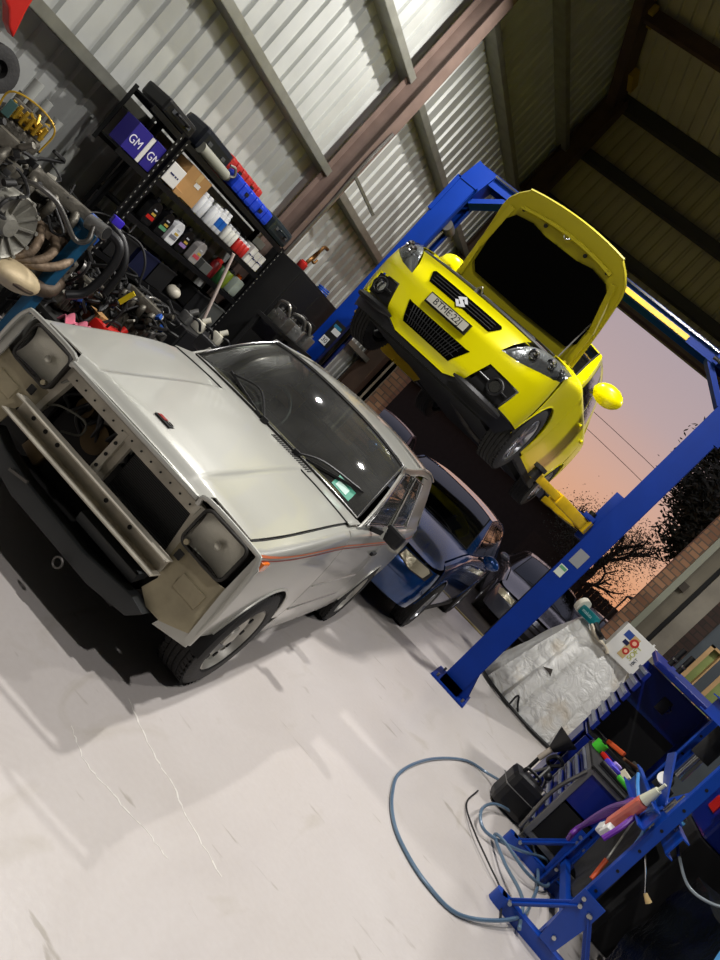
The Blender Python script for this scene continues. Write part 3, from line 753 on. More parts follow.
# ---------------------------------------------------------------- generic closed car
def closed_car(root,c,paint,glassm,rimm,spec):
    k=spec; yc_=frange(c.yF,c.yR,40); zc_=frange(c.zs,c.zb(c.yc)+.6,24)
    gl=M('glossy dark glass',(9,11,12),.06,coat=.6,spec=.8) if glassm is None else glassm
    ar=(0,k['wb']); AR=k['ar']; r=k['r']
    for sg in (1,-1):
        g=G(paint); P=sidepoly(c,c.yF,k['d0']-.004,k['low'],(0,),r=AR,ac=r); g.patch(P,c.sw(sg),yc_,ZW_,thick=.004)
        if not k.get('open'): pass
        g.tube([(sg*(c.X(AR*math.cos(t),r+AR*math.sin(t))+.001),AR*math.cos(t),r+AR*math.sin(t)) for t in frange(R(0),R(180),20)],.006,6,sub=1)
        g.build('fender',root)
        ds=k['doors']
        for a,b in zip(ds[:-1],ds[1:]):
            g=G(paint); P=[(a+.004,c.zs+.03),(b-.004,c.zs+.03)]+[(b-.004,1.),(a+.004,1.)]
            q=k['wb']-AR
            if b>q:   # rear door clipped by the arch
                P=[(a+.004,c.zs+.03)]+[(k['wb']+(AR+.01)*math.cos(t),r+(AR+.01)*math.sin(t)) for t in frange(R(175),math.acos(max(-1,min(1,(b-k['wb'])/(AR+.01)))),8) if k['wb']+(AR+.01)*math.cos(t)<b-.004]+[(b-.004,1.),(a+.004,1.)]
            g.patch(P,c.sw(sg),yc_,ZW_,thick=.004); d=g.build('door',root)
            zz=c.zb(b)-.12; G(k.get('hmat',paint)).box((sg*(c.X(b-.15,zz)+.014),b-.15,zz),(.025,.15,.028),bev=.01).build('door_handle',d)
        e=ds[-1]
        g=G(paint); P=sidepoly(c,e+.004,c.yR,k['low'],(k['wb'],),r=AR,ac=r)
        if e>k['wb']-AR: P=[(k['wb']+AR*math.cos(t),r+AR*math.sin(t)) for t in frange(math.acos((e+.004-k['wb'])/AR) if e<k['wb']+AR else PI/2,math.asin((k['low']-r)/AR),12)]+[(c.yR,k['low'])]+[(c.yR,1.),(e+.004,1.)]
        g.patch(P,c.sw(sg),yc_,ZW_,thick=.004)
        g.tube([(sg*(c.X(k['wb']+AR*math.cos(t),r+AR*math.sin(t))+.001),k['wb']+AR*math.cos(t),r+AR*math.sin(t)) for t in frange(R(0),R(180),20)],.006,6,sub=1)
        # greenhouse panel
        gh=k['gh']; g.patch(gh,c.sd(sg),frange(0,k['wb']+1,30),zc_,thick=.006); g.build('rear_quarter',root)
        for wpoly in k['wins']:
            g=G(gl); g.patch(wpoly,c.sd(sg,.004),frange(0,k['wb']+1,30),zc_,thick=.003); g.build('side_window',root)
        g=G(seam); g.patch([(AR+.02,c.zs+.02),(k['wb']-AR-.02,c.zs+.02),(k['wb']-AR-.02,.66),(k['wb']+AR,.68),(k['wb']+AR,c.zb(k['wb'])-.06),(AR+.02,c.zb(.3)-.06)],c.sd(sg,-.012),yc_,zc_)
        for a in ar: g.grid(lambda t,x:(sg*x,a+AR*math.cos(t),r+AR*math.sin(t)),frange(R(-5),R(185),16),(.45,c.W-.03),thick=.004)
        g.box((sg*(c.W-.06),k['wb']/2,c.zs+.01),(.06,k['wb']-2*AR,.06)); g.build('inner_panel',root)
        m_=k['mir']; g=G(k.get('mirmat',paint)); g.sph((sg*m_[0],m_[1],m_[2]),.1*k.get('ms',1),(1.05,.55,.72),16); g.m(black).bar((sg*(m_[0]-.14),m_[1]+.02,m_[2]-.05),(sg*(m_[0]-.05),m_[1],m_[2]-.03),.05,.03)
        mo=g.build('wing_mirror',root)
        wheel(root,(sg*k['tw'],0,r),r,k['ww'],sg,k['rim'],rimm); wheel(root,(sg*k['tw'],k['wb'],r),r,k['ww'],sg,k['rim'],rimm)
    g=G(paint); g.grid(lambda u,y:c.roof(u,y),frange(-1,1,16),frange(k['r0'],k['r1'],14),thick=.01); g.build('roof',root)
    def wsf(s,t,o=0):
        xb=c.X(k['w0'],c.zb(k['w0']))-.05; z1=c.zr(k['r0']); xt=c.X(k['r0'],z1)-.01
        x=s*(xb+(xt-xb)*t); yb=k['w0']-.18*(1-s*s); yt=k['r0']+.0-.05*(1-s*s)*0; zb_=c.zb(k['w0'])+c.crn*(1-abs(s)**2.4)*.6-.005; zt=z1+c.rcr*(1-abs(s)**2.5)-.004
        b=.04*math.sin(PI*t); return (x,yb+(yt-yb)*t-b*.5-o*.5,zb_+(zt-zb_)*t+b*.6+o)
    g=G(gl); g.grid(wsf,frange(-.96,.96,16),frange(.02,.98,8),thick=.004); W_=g.build('windscreen',root)
    g=G(seam); g.tube([wsf(s,.02,.004) for s in frange(-.96,.96,12)],.012,6,sub=1)
    for sg in (1,-1): g.tube([wsf(sg*.96,t,.002) for t in frange(.02,.98,8)],.008,6,sub=1)
    g.m(paint)
    for sg in (1,-1):
        g.grid(lambda t,q:(lambda a,b:tuple(a[i]+(b[i]-a[i])*q for i in range(3)))(wsf(sg*.96,t),(lambda y,z:(sg*(c.X(y,z)+.002),y,z))(k['w0']+(k['r0']-k['w0'])*t,c.zb(k['w0'])+.0+(c.zr(k['r0'])-c.zb(k['w0']))*t)),frange(0,1,10),(0,1),thick=.006)
    g.build('windscreen_pillar',root)
    for a,b in ((-.55,-.02),(.1,.62)):
        g=G(black); g.tube([wsf(b,.03,.015),wsf((a+b)/2,.07,.02),wsf(a,.06,.018)],.007,6); g.build('wiper',root)
    # rear
    g=G(paint); g.grid(lambda x,z:c.B(x,z),c.xs(10),frange(c.zs+.05,c.zb(c.yR),8),thick=.006)
    r1=k['r1']; zt=c.zr(r1)
    g.grid(lambda s,t:(s*(c.X(c.yR,c.zb(c.yR))*(1-t)+c.X(r1,zt)*t),(c.yR+c.DR-c.bs(c.zb(c.yR))*1)*(1-t)+r1*t,c.zb(c.yR)*(1-t)+zt*t+.0),frange(-1,1,6),frange(0,1,4),thick=.006); g.build('tailgate',root)
    g=G(blackm); g.box((0,k['wb']/2,c.zs+.06),(2*c.W-.5,k['wb']+.9,.18)); g.box((0,.3,.55),(2*(k['tw']-.2),1.1,.3)); g.build('underbody',root)
    return wsf

# ---------------------------------------------------------------- dark blue car behind
def blue_car():
    root=thing('hatchback_car','dark blue hatchback parked nose-out behind the silver-white car','car',(-1.60,7.4,0),R(0))
    paint=M('deep blue paint',(16,62,120),.18,.4,coat=1.,var=.05)
    c=CM(W=.845,zs=.20,zf=.70,zc=.98,zr2=1.0,yc=.55,yF=-.35,DF=.48,nF=2.8,yR=3.35,DR=.4,tap=.04,bul=.04,rs=.06,tum=.30,tc=.3,
         fs=lambda z:.03+.07*ss((z-.5)/.2), bs=lambda z:.1*clamp((z-.5)/.5), crn=.04, rcr=.05)
    c.zr=lambda y:1.40+.04*ss((y-1.2)/.6)-.10*ss((y-2.4)/1.)
    gh=[(.62,.985)]+[(1.25,1.40)]+[(1.8,1.43),(2.4,1.43),(3.0,1.36),(3.2,1.2),(3.3,1.01)]
    wins=[[(.80,1.01),(1.60,1.01),(1.66,1.37),(1.32,1.37)],[(1.68,1.01),(2.45,1.02),(2.38,1.37),(1.73,1.38)],[(2.5,1.03),(3.0,1.05),(2.75,1.34),(2.44,1.37)]]
    ws=closed_car(root,c,paint,None,M('blue car alloy',(150,152,155),.3,.8),dict(wb=2.8,ar=.345,r=.31,low=.26,d0=.52,doors=(.52,1.62,2.5),gh=gh,wins=wins,mir=(.96,.72,1.06),tw=.755,ww=.19,rim='alloy10',r0=1.22,r1=3.1,w0=.55))
    g=G(paint)
    zz=frange(.24,.70,12); g.grid(lambda x,z:c.F(x,z),c.xs(12),zz,thick=.006)
    g.grid(lambda x,z:c.F(x,z,.018),[q for q in c.xs(12) if abs(q)<.83],frange(.36,.46,4),thick=.02)
    b=g.build('bumper',root)
    G(blackm).patch([(-.3,.50),(.3,.50),(.34,.60),(-.34,.60)],lambda x,z:c.F(x,z,.006),c.xs(12)).patch([(-.4,.25),(.4,.25),(.36,.34),(-.36,.34)],lambda x,z:c.F(x,z,.006),c.xs(12)).build('grille',b)
    g=G(paint); P=[(x*.98,c.F(x,.70)[1]+.0) for x in c.xs(12)]
    P=[(c.F(x,.70)[0]*.985,c.F(x,.70)[1]) for x in c.xs(12)]+[(c.X(y,c.zb(y))-.02,y) for y in (-.3,0,.3,.52)]+[(.4,.40),(0,.36),(-.4,.40)]+[(-(c.X(y,c.zb(y))-.02),y) for y in (.52,.3,0,-.3)]
    g.patch(P,c.hood,frange(-.8,.8,16),frange(-.8,.5,16),thick=.006); g.build('bonnet',root)
    for sg in (1,-1):
        g=G(M('lamp shell')); g.patch([(sg*.42,.60),(sg*.44,.69),(sg*.74,.70),(sg*.80,.68),(sg*.78,.58),(sg*.6,.565)],lambda x,z:c.F(x,z,.004),c.xs(12),thick=.004); h=g.build('headlamp',root)
        g=G(M('headlamp face',(196,188,160),.15,.3,coat=1.,bump=.6,bscale=30)); g.patch([(sg*.44,.61),(sg*.45,.68),(sg*.74,.69),(sg*.77,.67),(sg*.75,.59),(sg*.6,.575)],lambda x,z:c.F(x,z,.010),c.xs(12),thick=.004); g.build('lamp_glass',h)
blue_car()

# ---------------------------------------------------------------- yellow hatchback on the lift
def yellow_car():
    root=thing('hatchback_car','bright yellow hatchback raised on the blue lift with its bonnet open','car',(-1.751,5.538,1.743),-math.atan2(.036,1))
    Y=M('bright yellow paint',(248,238,0),.3,0,coat=.35,spec=.3)
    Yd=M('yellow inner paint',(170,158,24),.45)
    c=CM(W=.845,zs=.20,zf=.80,zc=1.0,zr2=1.02,yc=.55,yF=-.30,DF=.47,nF=2.7,yR=2.75,DR=.35,tap=.03,bul=.035,rs=.09,tum=.26,tc=.25,
         fs=lambda z:.05*ss((.34-z)/.12)+.06*ss((z-.55)/.22), bs=lambda z:.06*clamp((z-.5)/.5), crn=.03, rcr=.045)
    c.zr=lambda y:1.44+.05*ss((y-1.1)/.7)-.05*ss((y-2.2)/.8)
    gh=[(.60,1.01),(1.15,1.44),(1.7,1.48),(2.3,1.47),(2.68,1.40),(2.72,1.04)]
    wins=[[(.74,1.03),(1.55,1.03),(1.60,1.41),(1.24,1.40)],[(1.63,1.03),(2.3,1.05),(2.28,1.40),(1.67,1.42)]]
    closed_car(root,c,Y,None,M('satin alloy',(170,172,176),.3,.8),dict(wb=2.39,ar=.335,r=.30,low=.26,d0=.50,doors=(.50,1.56,2.33),gh=gh,wins=wins,mir=(.93,.74,1.12),ms=1.35,tw=.735,ww=.19,rim='alloy7',r0=1.12,r1=2.62,w0=.52))
    # bumper skin, assembled around its openings
    X=c.xs(16); zs_=frange(.2,.8,24)
    g=G(Y)
    top=[(-.80,.80)]+[(x,.80) for x in frange(-.7,.7,10)]+[(.80,.80)]
    ug=[(-.345,.725),(.345,.725),(.36,.70),(.30,.615),(-.30,.615),(-.36,.70)]
    # vertical strips between openings, each following the skin
    def pt(P,off=0,th=.006,m=Y): g.m(m).patch(P,lambda x,z:c.F(x,z,off),X,zs_,thick=th)
    pt([(-.845,.30),(-.72,.30),(-.73,.475),(-.47,.475),(-.42,.30),(-.40,.27),(-.26,.215),(.26,.215),(.40,.27),(.42,.30),(.47,.475),(.73,.475),(.72,.30),(.845,.30),(.843,.745),(.82,.71),(.76,.68),(.68,.645),(.60,.615),(.52,.60),(.455,.59),(.485,.68),(.53,.75),(.56,.775),(.44,.775),(-.44,.775),(-.56,.775),(-.53,.75),(-.485,.68),(-.455,.59),(-.52,.60),(-.60,.615),(-.68,.645),(-.76,.68),(-.82,.71),(-.843,.745)])
    b=g.build('bumper',root)
    g=G(M('pad black'))
    g.patch([(-.335,.715),(.335,.715),(.35,.70),(.30,.625),(-.30,.625),(-.35,.70)],lambda x,z:c.F(x,z,.006),X,zs_,thick=.003)
    g.m(M('grille slat',(30,30,32),.4))
    for z in (.645,.668,.691): g.tube([c.F(x,z,.012) for x in frange(-.30,.30,12)],.003,5,sub=1)
    ug_=g.build('grille',b)
    g=G(M('satin badge',(196,198,200),.5,.2))   # badge : slanted S-shaped zig-zag emblem
    e=[(-.045,.665),(.0,.705),(.045,.665),(.022,.648),(.0,.668),(-.012,.658),(.045,.612),(.0,.635),(-.045,.65)]
    f=lambda x,z:c.F(x,z,.018)
    g.patch([(-.05,.672),(0,.708),(.05,.672),(.03,.66),(0,.684),(-.015,.672)],f,thick=.005); g.patch([(-.03,.684),(-.05,.672),(.03,.628),(.05,.645)],f,thick=.005); g.patch([(.05,.645),(0,.61),(-.05,.645),(-.03,.657),(0,.634),(.015,.646)],f,thick=.005); g.build('badge',ug_)
    g=G(M('pad black')); g.patch([(-.27,.435),(.27,.435),(.31,.44),(.24,.295),(-.24,.295),(-.31,.44)],lambda x,z:c.F(x,z,.006),X,zs_,thick=.003)
    g.m(M('grille slat')); 
    for x in frange(-.25,.25,18): g.tube([c.F(x*(.8+.2*(z-.3)/.14),z,.012) for z in (.305,.37,.43)],.0035,5,sub=1)
    for z in (.34,.385): g.tube([c.F(x,z,.012) for x in frange(-.25,.25,12)],.0025,5,sub=1)
    g.build('grille',b)
    g=G(black); g.patch([(-.195,.49),(.195,.49),(.195,.575),(-.195,.575)],lambda x,z:(x,-.80-.0,z),thick=.014); pl=g.build('number_plate',b)
    g=G(M('plate cream',(206,204,190),.5)); g.box((0,-.817,.533),(.36,.004,.062)); g.m(M('plate ink',(24,24,30),.5)); text_mesh(g,'BTME\u00b722J',.066,frame_mtx((0,-.8195,.533),(1,0,0),(0,0,1)),.0008); g.build('plate_face',pl)
    for sg in (1,-1):
        g=G(blackm); P=[(sg*.44,.30),(sg*.70,.31),(sg*.715,.465),(sg*.49,.465)]; g.patch(P,lambda x,z:c.F(x,z,-.012),X,zs_,thick=.004)
        p=Vector(c.F(sg*.60,.385,.0)); n_=Vector((sg*.35,-1,0)).normalized()
        g.m(black).tube([p+Vector((.055*math.cos(t)*1,0,.055*math.sin(t)))+n_*.012 for t in frange(0,2*PI,18)],.009,8,sub=1)
        g.tube([c.F(sg*x,.385+.09*(x-.6)*-0+.0,.006) for x in frange(.46,.545,4)],.009,6,sub=1); g.tube([c.F(sg*x,.385,.006) for x in frange(.655,.70,3)],.009,6,sub=1)
        fo=g.build('fog_lamp_surround',b)
        g=G(lens); g.cyl(p+n_*.0,p+n_*.016,.042,n=20); g.m(chrome).cyl(p-n_*.02,p-n_*.005,.04,n=20); g.build('fog_lamp',fo)
        # headlamp
        H=[(sg*.455,.59),(sg*.49,.69),(sg*.55,.775),(sg*.70,.85),(sg*.80,.88),(sg*.84,.84),(sg*.83,.70),(sg*.67,.64)]
        def hl(x,z,o=0):
            t=ss((z-.72)/.16); a=Vector(c.F(x,min(z,.80),o)); a.z=z; a.y=min(a.y+.50*t*t,max(a.y,-.27)); a.x*=(1-.02*t); return a
        def pl_(L,t):
            k=t*(len(L)-1); q=min(int(k),len(L)-2); k-=q; return Vector(L[q])*(1-k)+Vector(L[q+1])*k
        bot=[Vector(c.F(x,z)) for x,z in ((.455,.59),(.52,.60),(.60,.615),(.68,.645),(.76,.68),(.82,.71),(.843,.745))]
        top=[Vector(v) for v in ((.485,c.F(.485,.68)[1],.675),(.53,c.F(.53,.75)[1]+.01,.745),(.57,-.60,.79),(.64,-.50,.835),(.71,-.38,.862),(.77,-.29,.872),(.81,-.24,.868))]
        def hl2(s_,t,o=0.):
            p=pl_(bot,s_)*(1-t)+pl_(top,s_)*t; b=.035*math.sin(PI*t)*min(1,s_*3)+o
            p=p+Vector((.25,-.75,.6))*b; p.x*=sg; return p
        g=G(M('smoked lamp reflector',(140,144,146),.22,.7,bump=.6,bscale=22)); g.grid(lambda a,b:hl2(a,b,-.014),frange(0,1,14),frange(0,1,8),thick=.004); h=g.build('headlamp',root)
        for (a_,b_,r_) in ((.38,.48,.038),(.62,.45,.038),(.80,.45,.018)): G(chrome).lathe([(r_,.012),(r_*.8,.002),(r_*.4,-.008),(0,-.004)],hl2(a_,b_,-.006),(sg*.3,-1,.2),20).build('reflector',h)
        g=G(lens); g.grid(lambda a,b:hl2(a,b,.004),frange(0,1,14),frange(0,1,8)); g.build('lamp_glass',h)
        # fender top beside the lamp up to the pillar
        g=G(Y)
        g.grid(lambda y,t:(lambda X1,X2,z:(sg*(X1+(X2-X1)*t),y,z+.012*math.sin(PI*t*.5)))(c.X(y,c.zb(y)),.63+.03*ss((y+.3)/.8),c.zb(y)),frange(-.30,.56,12),frange(0,1,4),thick=.005)
        g.grid(lambda y,t:(sg*(.63+.03*ss((y+.3)/.8)),y,c.zb(y)+.012-.05*t),frange(-.30,.5,8),(0,1),thick=.004)
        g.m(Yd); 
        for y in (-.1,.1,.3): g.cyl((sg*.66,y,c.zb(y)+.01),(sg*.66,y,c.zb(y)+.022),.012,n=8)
        g.build('fender_top',root)
    g=G(black)   # spoiler lip
    for sg in (1,-1): g.tube([c.F(sg*x,.26,.03) for x in frange(.34,.76,8)],.03,8,sub=1,radii=[.008,.02,.03,.034,.034,.034,.032,.03,.02])
    g.patch([(-.845,.29),(-.72,.29),(-.42,.29),(-.40,.26),(-.26,.205),(.26,.205),(.40,.26),(.42,.29),(.72,.29),(.845,.29),(.82,.17),(-.82,.17)],lambda x,z:c.F(x,z,-.01),X,zs_,thick=.006); g.build('lower_lip',root)
    # slam panel and bay
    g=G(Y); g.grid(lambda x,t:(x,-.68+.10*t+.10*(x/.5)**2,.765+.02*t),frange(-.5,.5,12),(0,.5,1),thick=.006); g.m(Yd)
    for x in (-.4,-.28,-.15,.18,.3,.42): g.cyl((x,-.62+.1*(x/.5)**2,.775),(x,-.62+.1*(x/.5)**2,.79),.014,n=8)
    g.m(seam); 
    for x in (-.33,.25,.36): g.box((x,-.63+.1*(x/.5)**2,.778),(.07,.03,.01))
    g.build('slam_panel',root)
    g=G(chrome); g.box((0,-.64,.80),(.06,.05,.05),bev=.01); g.m(steel).tube([(-.03,-.66,.80),(0,-.67,.84),(.03,-.66,.80)],.005); g.build('bonnet_latch',root)
    g=G(black); g.tube([(x,-.55+.10*(x/.6)**2,.815) for x in frange(-.62,.62,10)],.02,8,sub=1); g.box((0,.02,.80),(1.1,.9,.06)); g.box((.2,-.2,.85),(.5,.3,.06),bev=.02); g.box((-.3,.1,.86),(.3,.3,.08),bev=.02)
    g.box((0,.34,.96),(1.24,.14,.05),bev=.01); g.build('engine_bay',root)
    # open bonnet
    th=R(58); L=.86; hy,hz=.26,1.0
    def bn(x,t,o=0.):
        y=hy-(L*t)*math.cos(th); z=hz+(L*t)*math.sin(th); n=Vector((0,-math.sin(th),-math.cos(th)))
        b=.05*math.sin(PI*min(1,t))+.03*(1-(x/.65)**2); v=Vector((x,y,z))-n*b+n*o; return v
    hw=lambda t:.64-.03*t-.02*t*t if t<.75 else .606-.02*((t-.75)/.25)-.14*((t-.75)/.25)**2
    def edge(t): return hw(t)
    P=[(edge(t),t) for t in frange(0,1,12)]; P+= [(x,1+.045*(1-(x/.48)**2)) for x in frange(.46,-.46,10)]; P+=[(-edge(t),t) for t in frange(1,0,12)]
    g=G(Y); g.patch(P,lambda x,t:bn(x,t,-.02),frange(-.65,.65,14),frange(0,1.05,14),thick=.006)
    Bn=g.build('bonnet',root)
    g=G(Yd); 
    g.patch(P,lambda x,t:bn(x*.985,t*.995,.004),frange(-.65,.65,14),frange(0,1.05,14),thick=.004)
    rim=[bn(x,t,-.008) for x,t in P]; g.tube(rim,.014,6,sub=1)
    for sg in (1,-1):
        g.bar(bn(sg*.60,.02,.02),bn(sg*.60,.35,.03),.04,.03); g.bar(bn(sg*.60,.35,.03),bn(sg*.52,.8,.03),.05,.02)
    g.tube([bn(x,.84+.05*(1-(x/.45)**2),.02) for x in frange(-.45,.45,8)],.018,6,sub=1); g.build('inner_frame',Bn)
    g=G(M('pad black',(3,3,3),.95,spec=.05)); I=[(.50,.12),(.56,.2),(.56,.45),(.535,.66),(.46,.76),(.30,.79),(.16,.76),(-.16,.76),(-.30,.79),(-.46,.76),(-.535,.66),(-.56,.45),(-.56,.2),(-.50,.12),(0,.10)]
    g.patch(I,lambda x,t:bn(x,t,.022),frange(-.6,.6,12),frange(0,1,12),thick=.008); g.build('insulation_pad',Bn)
    g=G(chrome); g.tube([bn(-.03,.88,.03),bn(0,.86,.06),bn(.03,.88,.03)],.006); g.build('bonnet_striker',Bn)
    for x in (-.42,-.2,.2,.42): G(blackm).cyl(bn(x,.84,.02),bn(x,.84,.035),.016,n=10).build('rubber_buffer',Bn)
    g=G(steel); g.tube([(.60,-.12,.88),bn(.55,.42,.02)],.006,6); g.build('bonnet_stay',root)
    G(M('paper',(215,216,210),.7)).box((-.2,.78,1.17),(.14,.01,.12),(-.6,0,0)).build('paper_sheet',root)
    # underside detail
    g=G(M('exhaust steel',(90,86,80),.5,.7,var=.3)); g.tube([(.1,.3,.2),(.15,1.2,.16),(.3,2.0,.18),(.35,2.9,.2)],.03); g.cyl((.3,1.6,.17),(.3,2.1,.17),.09,n=16); g.build('exhaust',root)
yellow_car()
# ================================================================ two-post lift
def lift():
    root=thing('two_post_lift','blue two-post car lift holding up the yellow hatchback','car lift',(-1.73,7.0,0))
    k={'parent':root,'world':True}
    yel=M('arm yellow paint',(226,186,20),.45,var=.15,vscale=8); dk=M('dark grease steel',(44,42,40),.5,.5,var=.3)
    for sg,xa in ((1,-.0),(-1,-3.46)):
        x0=xa-.12 if sg>0 else xa+.12; x1=xa+.10 if sg>0 else xa-.10   # x0 open inner side, x1 back
        g=G(liftblue); t=.012; lo=min(x0,x1); hi=max(x0,x1); H_=3.72; yy=7.14; D=.30
        g.box((x1,yy,H_/2+.02),(t,D,H_)); g.box(((lo+hi)/2,yy-D/2,H_/2+.02),(hi-lo,t,H_)); g.box(((lo+hi)/2,yy+D/2,H_/2+.02),(hi-lo,t,H_))
        for s2 in (-1,1): g.box((x0,yy+s2*(D/2-.035),H_/2+.02),(t,.06,H_))
        g.box(((lo+hi)/2,yy,H_+.02),(hi-lo+.03,D+.03,.02))
        g.m(liftblue).box((x1+sg*.012,yy-.0,3.55),(.03,.2,.3),bev=.004); g.box((x1+sg*.01,yy-D/2+.01,3.52),(.05,.05,.45))
        col=g.build('column',**k)
        g=G(liftblue); g.box((xa-.005,6.99+.14,.012),(.42,.52,.024),bev=.004)
        for s2 in (-1,1): g.prism([(xa+sg*.10,.02),(xa+sg*.10,.30),(xa+sg*.19,.02)],'y',7.14+s2*.13-.006,7.14+s2*.13+.006); g.prism([(xa-.12,.02),(xa+.10,.02),(xa+.10,.10),(xa-.12,.10)],'y',6.90,6.97)
        g.m(steel)
        for dx in (-.16,.16):
            for dy in (6.92,7.33): g.cyl((xa+dx,dy,.02),(xa+dx,dy,.06),.013,n=6)
        g.build('base_plate',**k)
        # carriage
        g=G(liftblue); g.box((x0-sg*.04,7.14,2.15),(.10,.26,.55),bev=.006); g.box((x0-sg*.10,7.14,2.02),(.12,.42,.16),bev=.006)
        g.m(dk).cyl((x0-sg*.10,6.98,1.92),(x0-sg*.10,6.98,2.14),.035,n=16); g.cyl((x0-sg*.10,7.30,1.92),(x0-sg*.10,7.30,2.14),.035,n=16)
        car=g.build('carriage',**k)
        # arms : front and rear
        for yt,xt in ((6.10,-.75),(8.0,-.72)):
            a=Vector((x0-sg*.10,6.98 if yt<7 else 7.30,1.99)); b=Vector((xa+sg*xt,yt,1.97)); m_=a+(b-a)*.5
            g=G(yel); g.bar(a,m_+(b-a)*.08,.11,.10,bev=.006); g.bar(m_,b,.075,.07,bev=.004); g.cyl(a-Vector((0,0,.06)),a+Vector((0,0,.065)),.075,n=20)
            g.m(liftblue).bar(a+Vector((0,0,.062)),a+(m_-a)*.25+Vector((0,0,.062)),.13,.014)
            ar=g.build('arm',**k)
            g=G(dk); g.cyl(b-Vector((0,0,.04)),b+Vector((0,0,.05)),.045,n=16); g.m(rubber).cyl(b+Vector((0,0,.05)),b+Vector((0,0,.085)),.06,n=20); g.build('lift_pad',parent=ar,world=True)
        if sg<0:
            # guard plate of the arm lock seen from the front
            g=G(yel); g.prism([(-2.90,2.03),(-2.92,1.93),(-2.45,1.84),(-2.05,1.84),(-2.02,1.89),(-2.45,1.95)],'y',6.0,6.02); g.build('arm_guard',**k)
        # cable cover / hose on the column
        g=G(black) ; g.tube([(x0+sg*.0-sg*.012,7.10,.6),(x0-sg*.012,7.14,1.2),(x0-sg*.012,7.08,1.5)],.008,6); g.build('hydraulic_hose',**k)
    g=G(liftblue)   # overhead beam and its brackets
    for s2 in (-1,1): g.box((-1.73,7.14+s2*.09,3.93),(3.5,.006,.13))
    g.box((-1.73,7.14,3.995),(3.5,.186,.006)); g.build('overhead_beam',**k)
    for x,s2 in ((-3.46,-1),(0,1)):
        g=G(liftblue); g.bar((x,7.14,3.7),(x-s2*.05,7.14,3.98),.22,.26); g.bar((x-s2*.12,7.14,3.62),(x-s2*.5,7.14,3.90),.16,.05); g.build('beam_bracket',**k)
    g=G(chrome); g.bar((-1.73-1.55,7.02,3.97),(-1.73+1.4,7.02,3.97),.02,.02); g.m(M('arm yellow paint')).box((-1.6,7.035,3.90),(1.7,.01,.05)); g.m(liftblue).box((-.42,7.02,3.93),(.05,.05,.14)); g.m(black).cyl((-.46,7.0,3.90),(-.36,7.0,3.90),.02,n=10); g.build('limit_bar',**k)
    # hydraulic ram and chain inside the left column
    g=G(dk); g.cyl((-3.36,7.14,.3),(-3.36,7.14,2.2),.035,n=16); g.m(steel).cyl((-3.36,7.14,2.2),(-3.36,7.14,3.3),.022,n=12); g.cyl((-3.33,7.06,3.3),(-3.33,7.22,3.3),.06,n=20); g.build('hydraulic_ram',**k)
    g=G(M('label grey',(132,134,136),.5)); g.bar((-.02,6.982,1.66),(-.02,6.982,1.82),.11,.003,up=(0,1,0)); g.m(M('label pale',(196,204,190),.5)).box((-.06,6.982,1.545),(.08,.003,.11)); g.m(M('label green',(90,150,110),.5)).box((-.06,6.980,1.575),(.07,.002,.03)); g.build('rating_label',**k)
    g=G(M('label black',(20,20,22),.5)); g.box((-3.40,6.982,1.66),(.14,.003,.30)); g.m(M('label white',(220,222,224),.5)).box((-3.42,6.980,1.56),(.09,.002,.09)); g.box((-3.38,6.980,1.70),(.10,.002,.06)); g.m(M('label teal',(40,120,160),.5)).box((-3.40,6.979,1.75),(.10,.002,.035)); g.m(black)
    text_mesh(g,'30',.07,frame_mtx((-3.42,6.9785,1.56),(1,0,0),(0,0,1)),.0005); g.build('warning_label',**k)
lift()

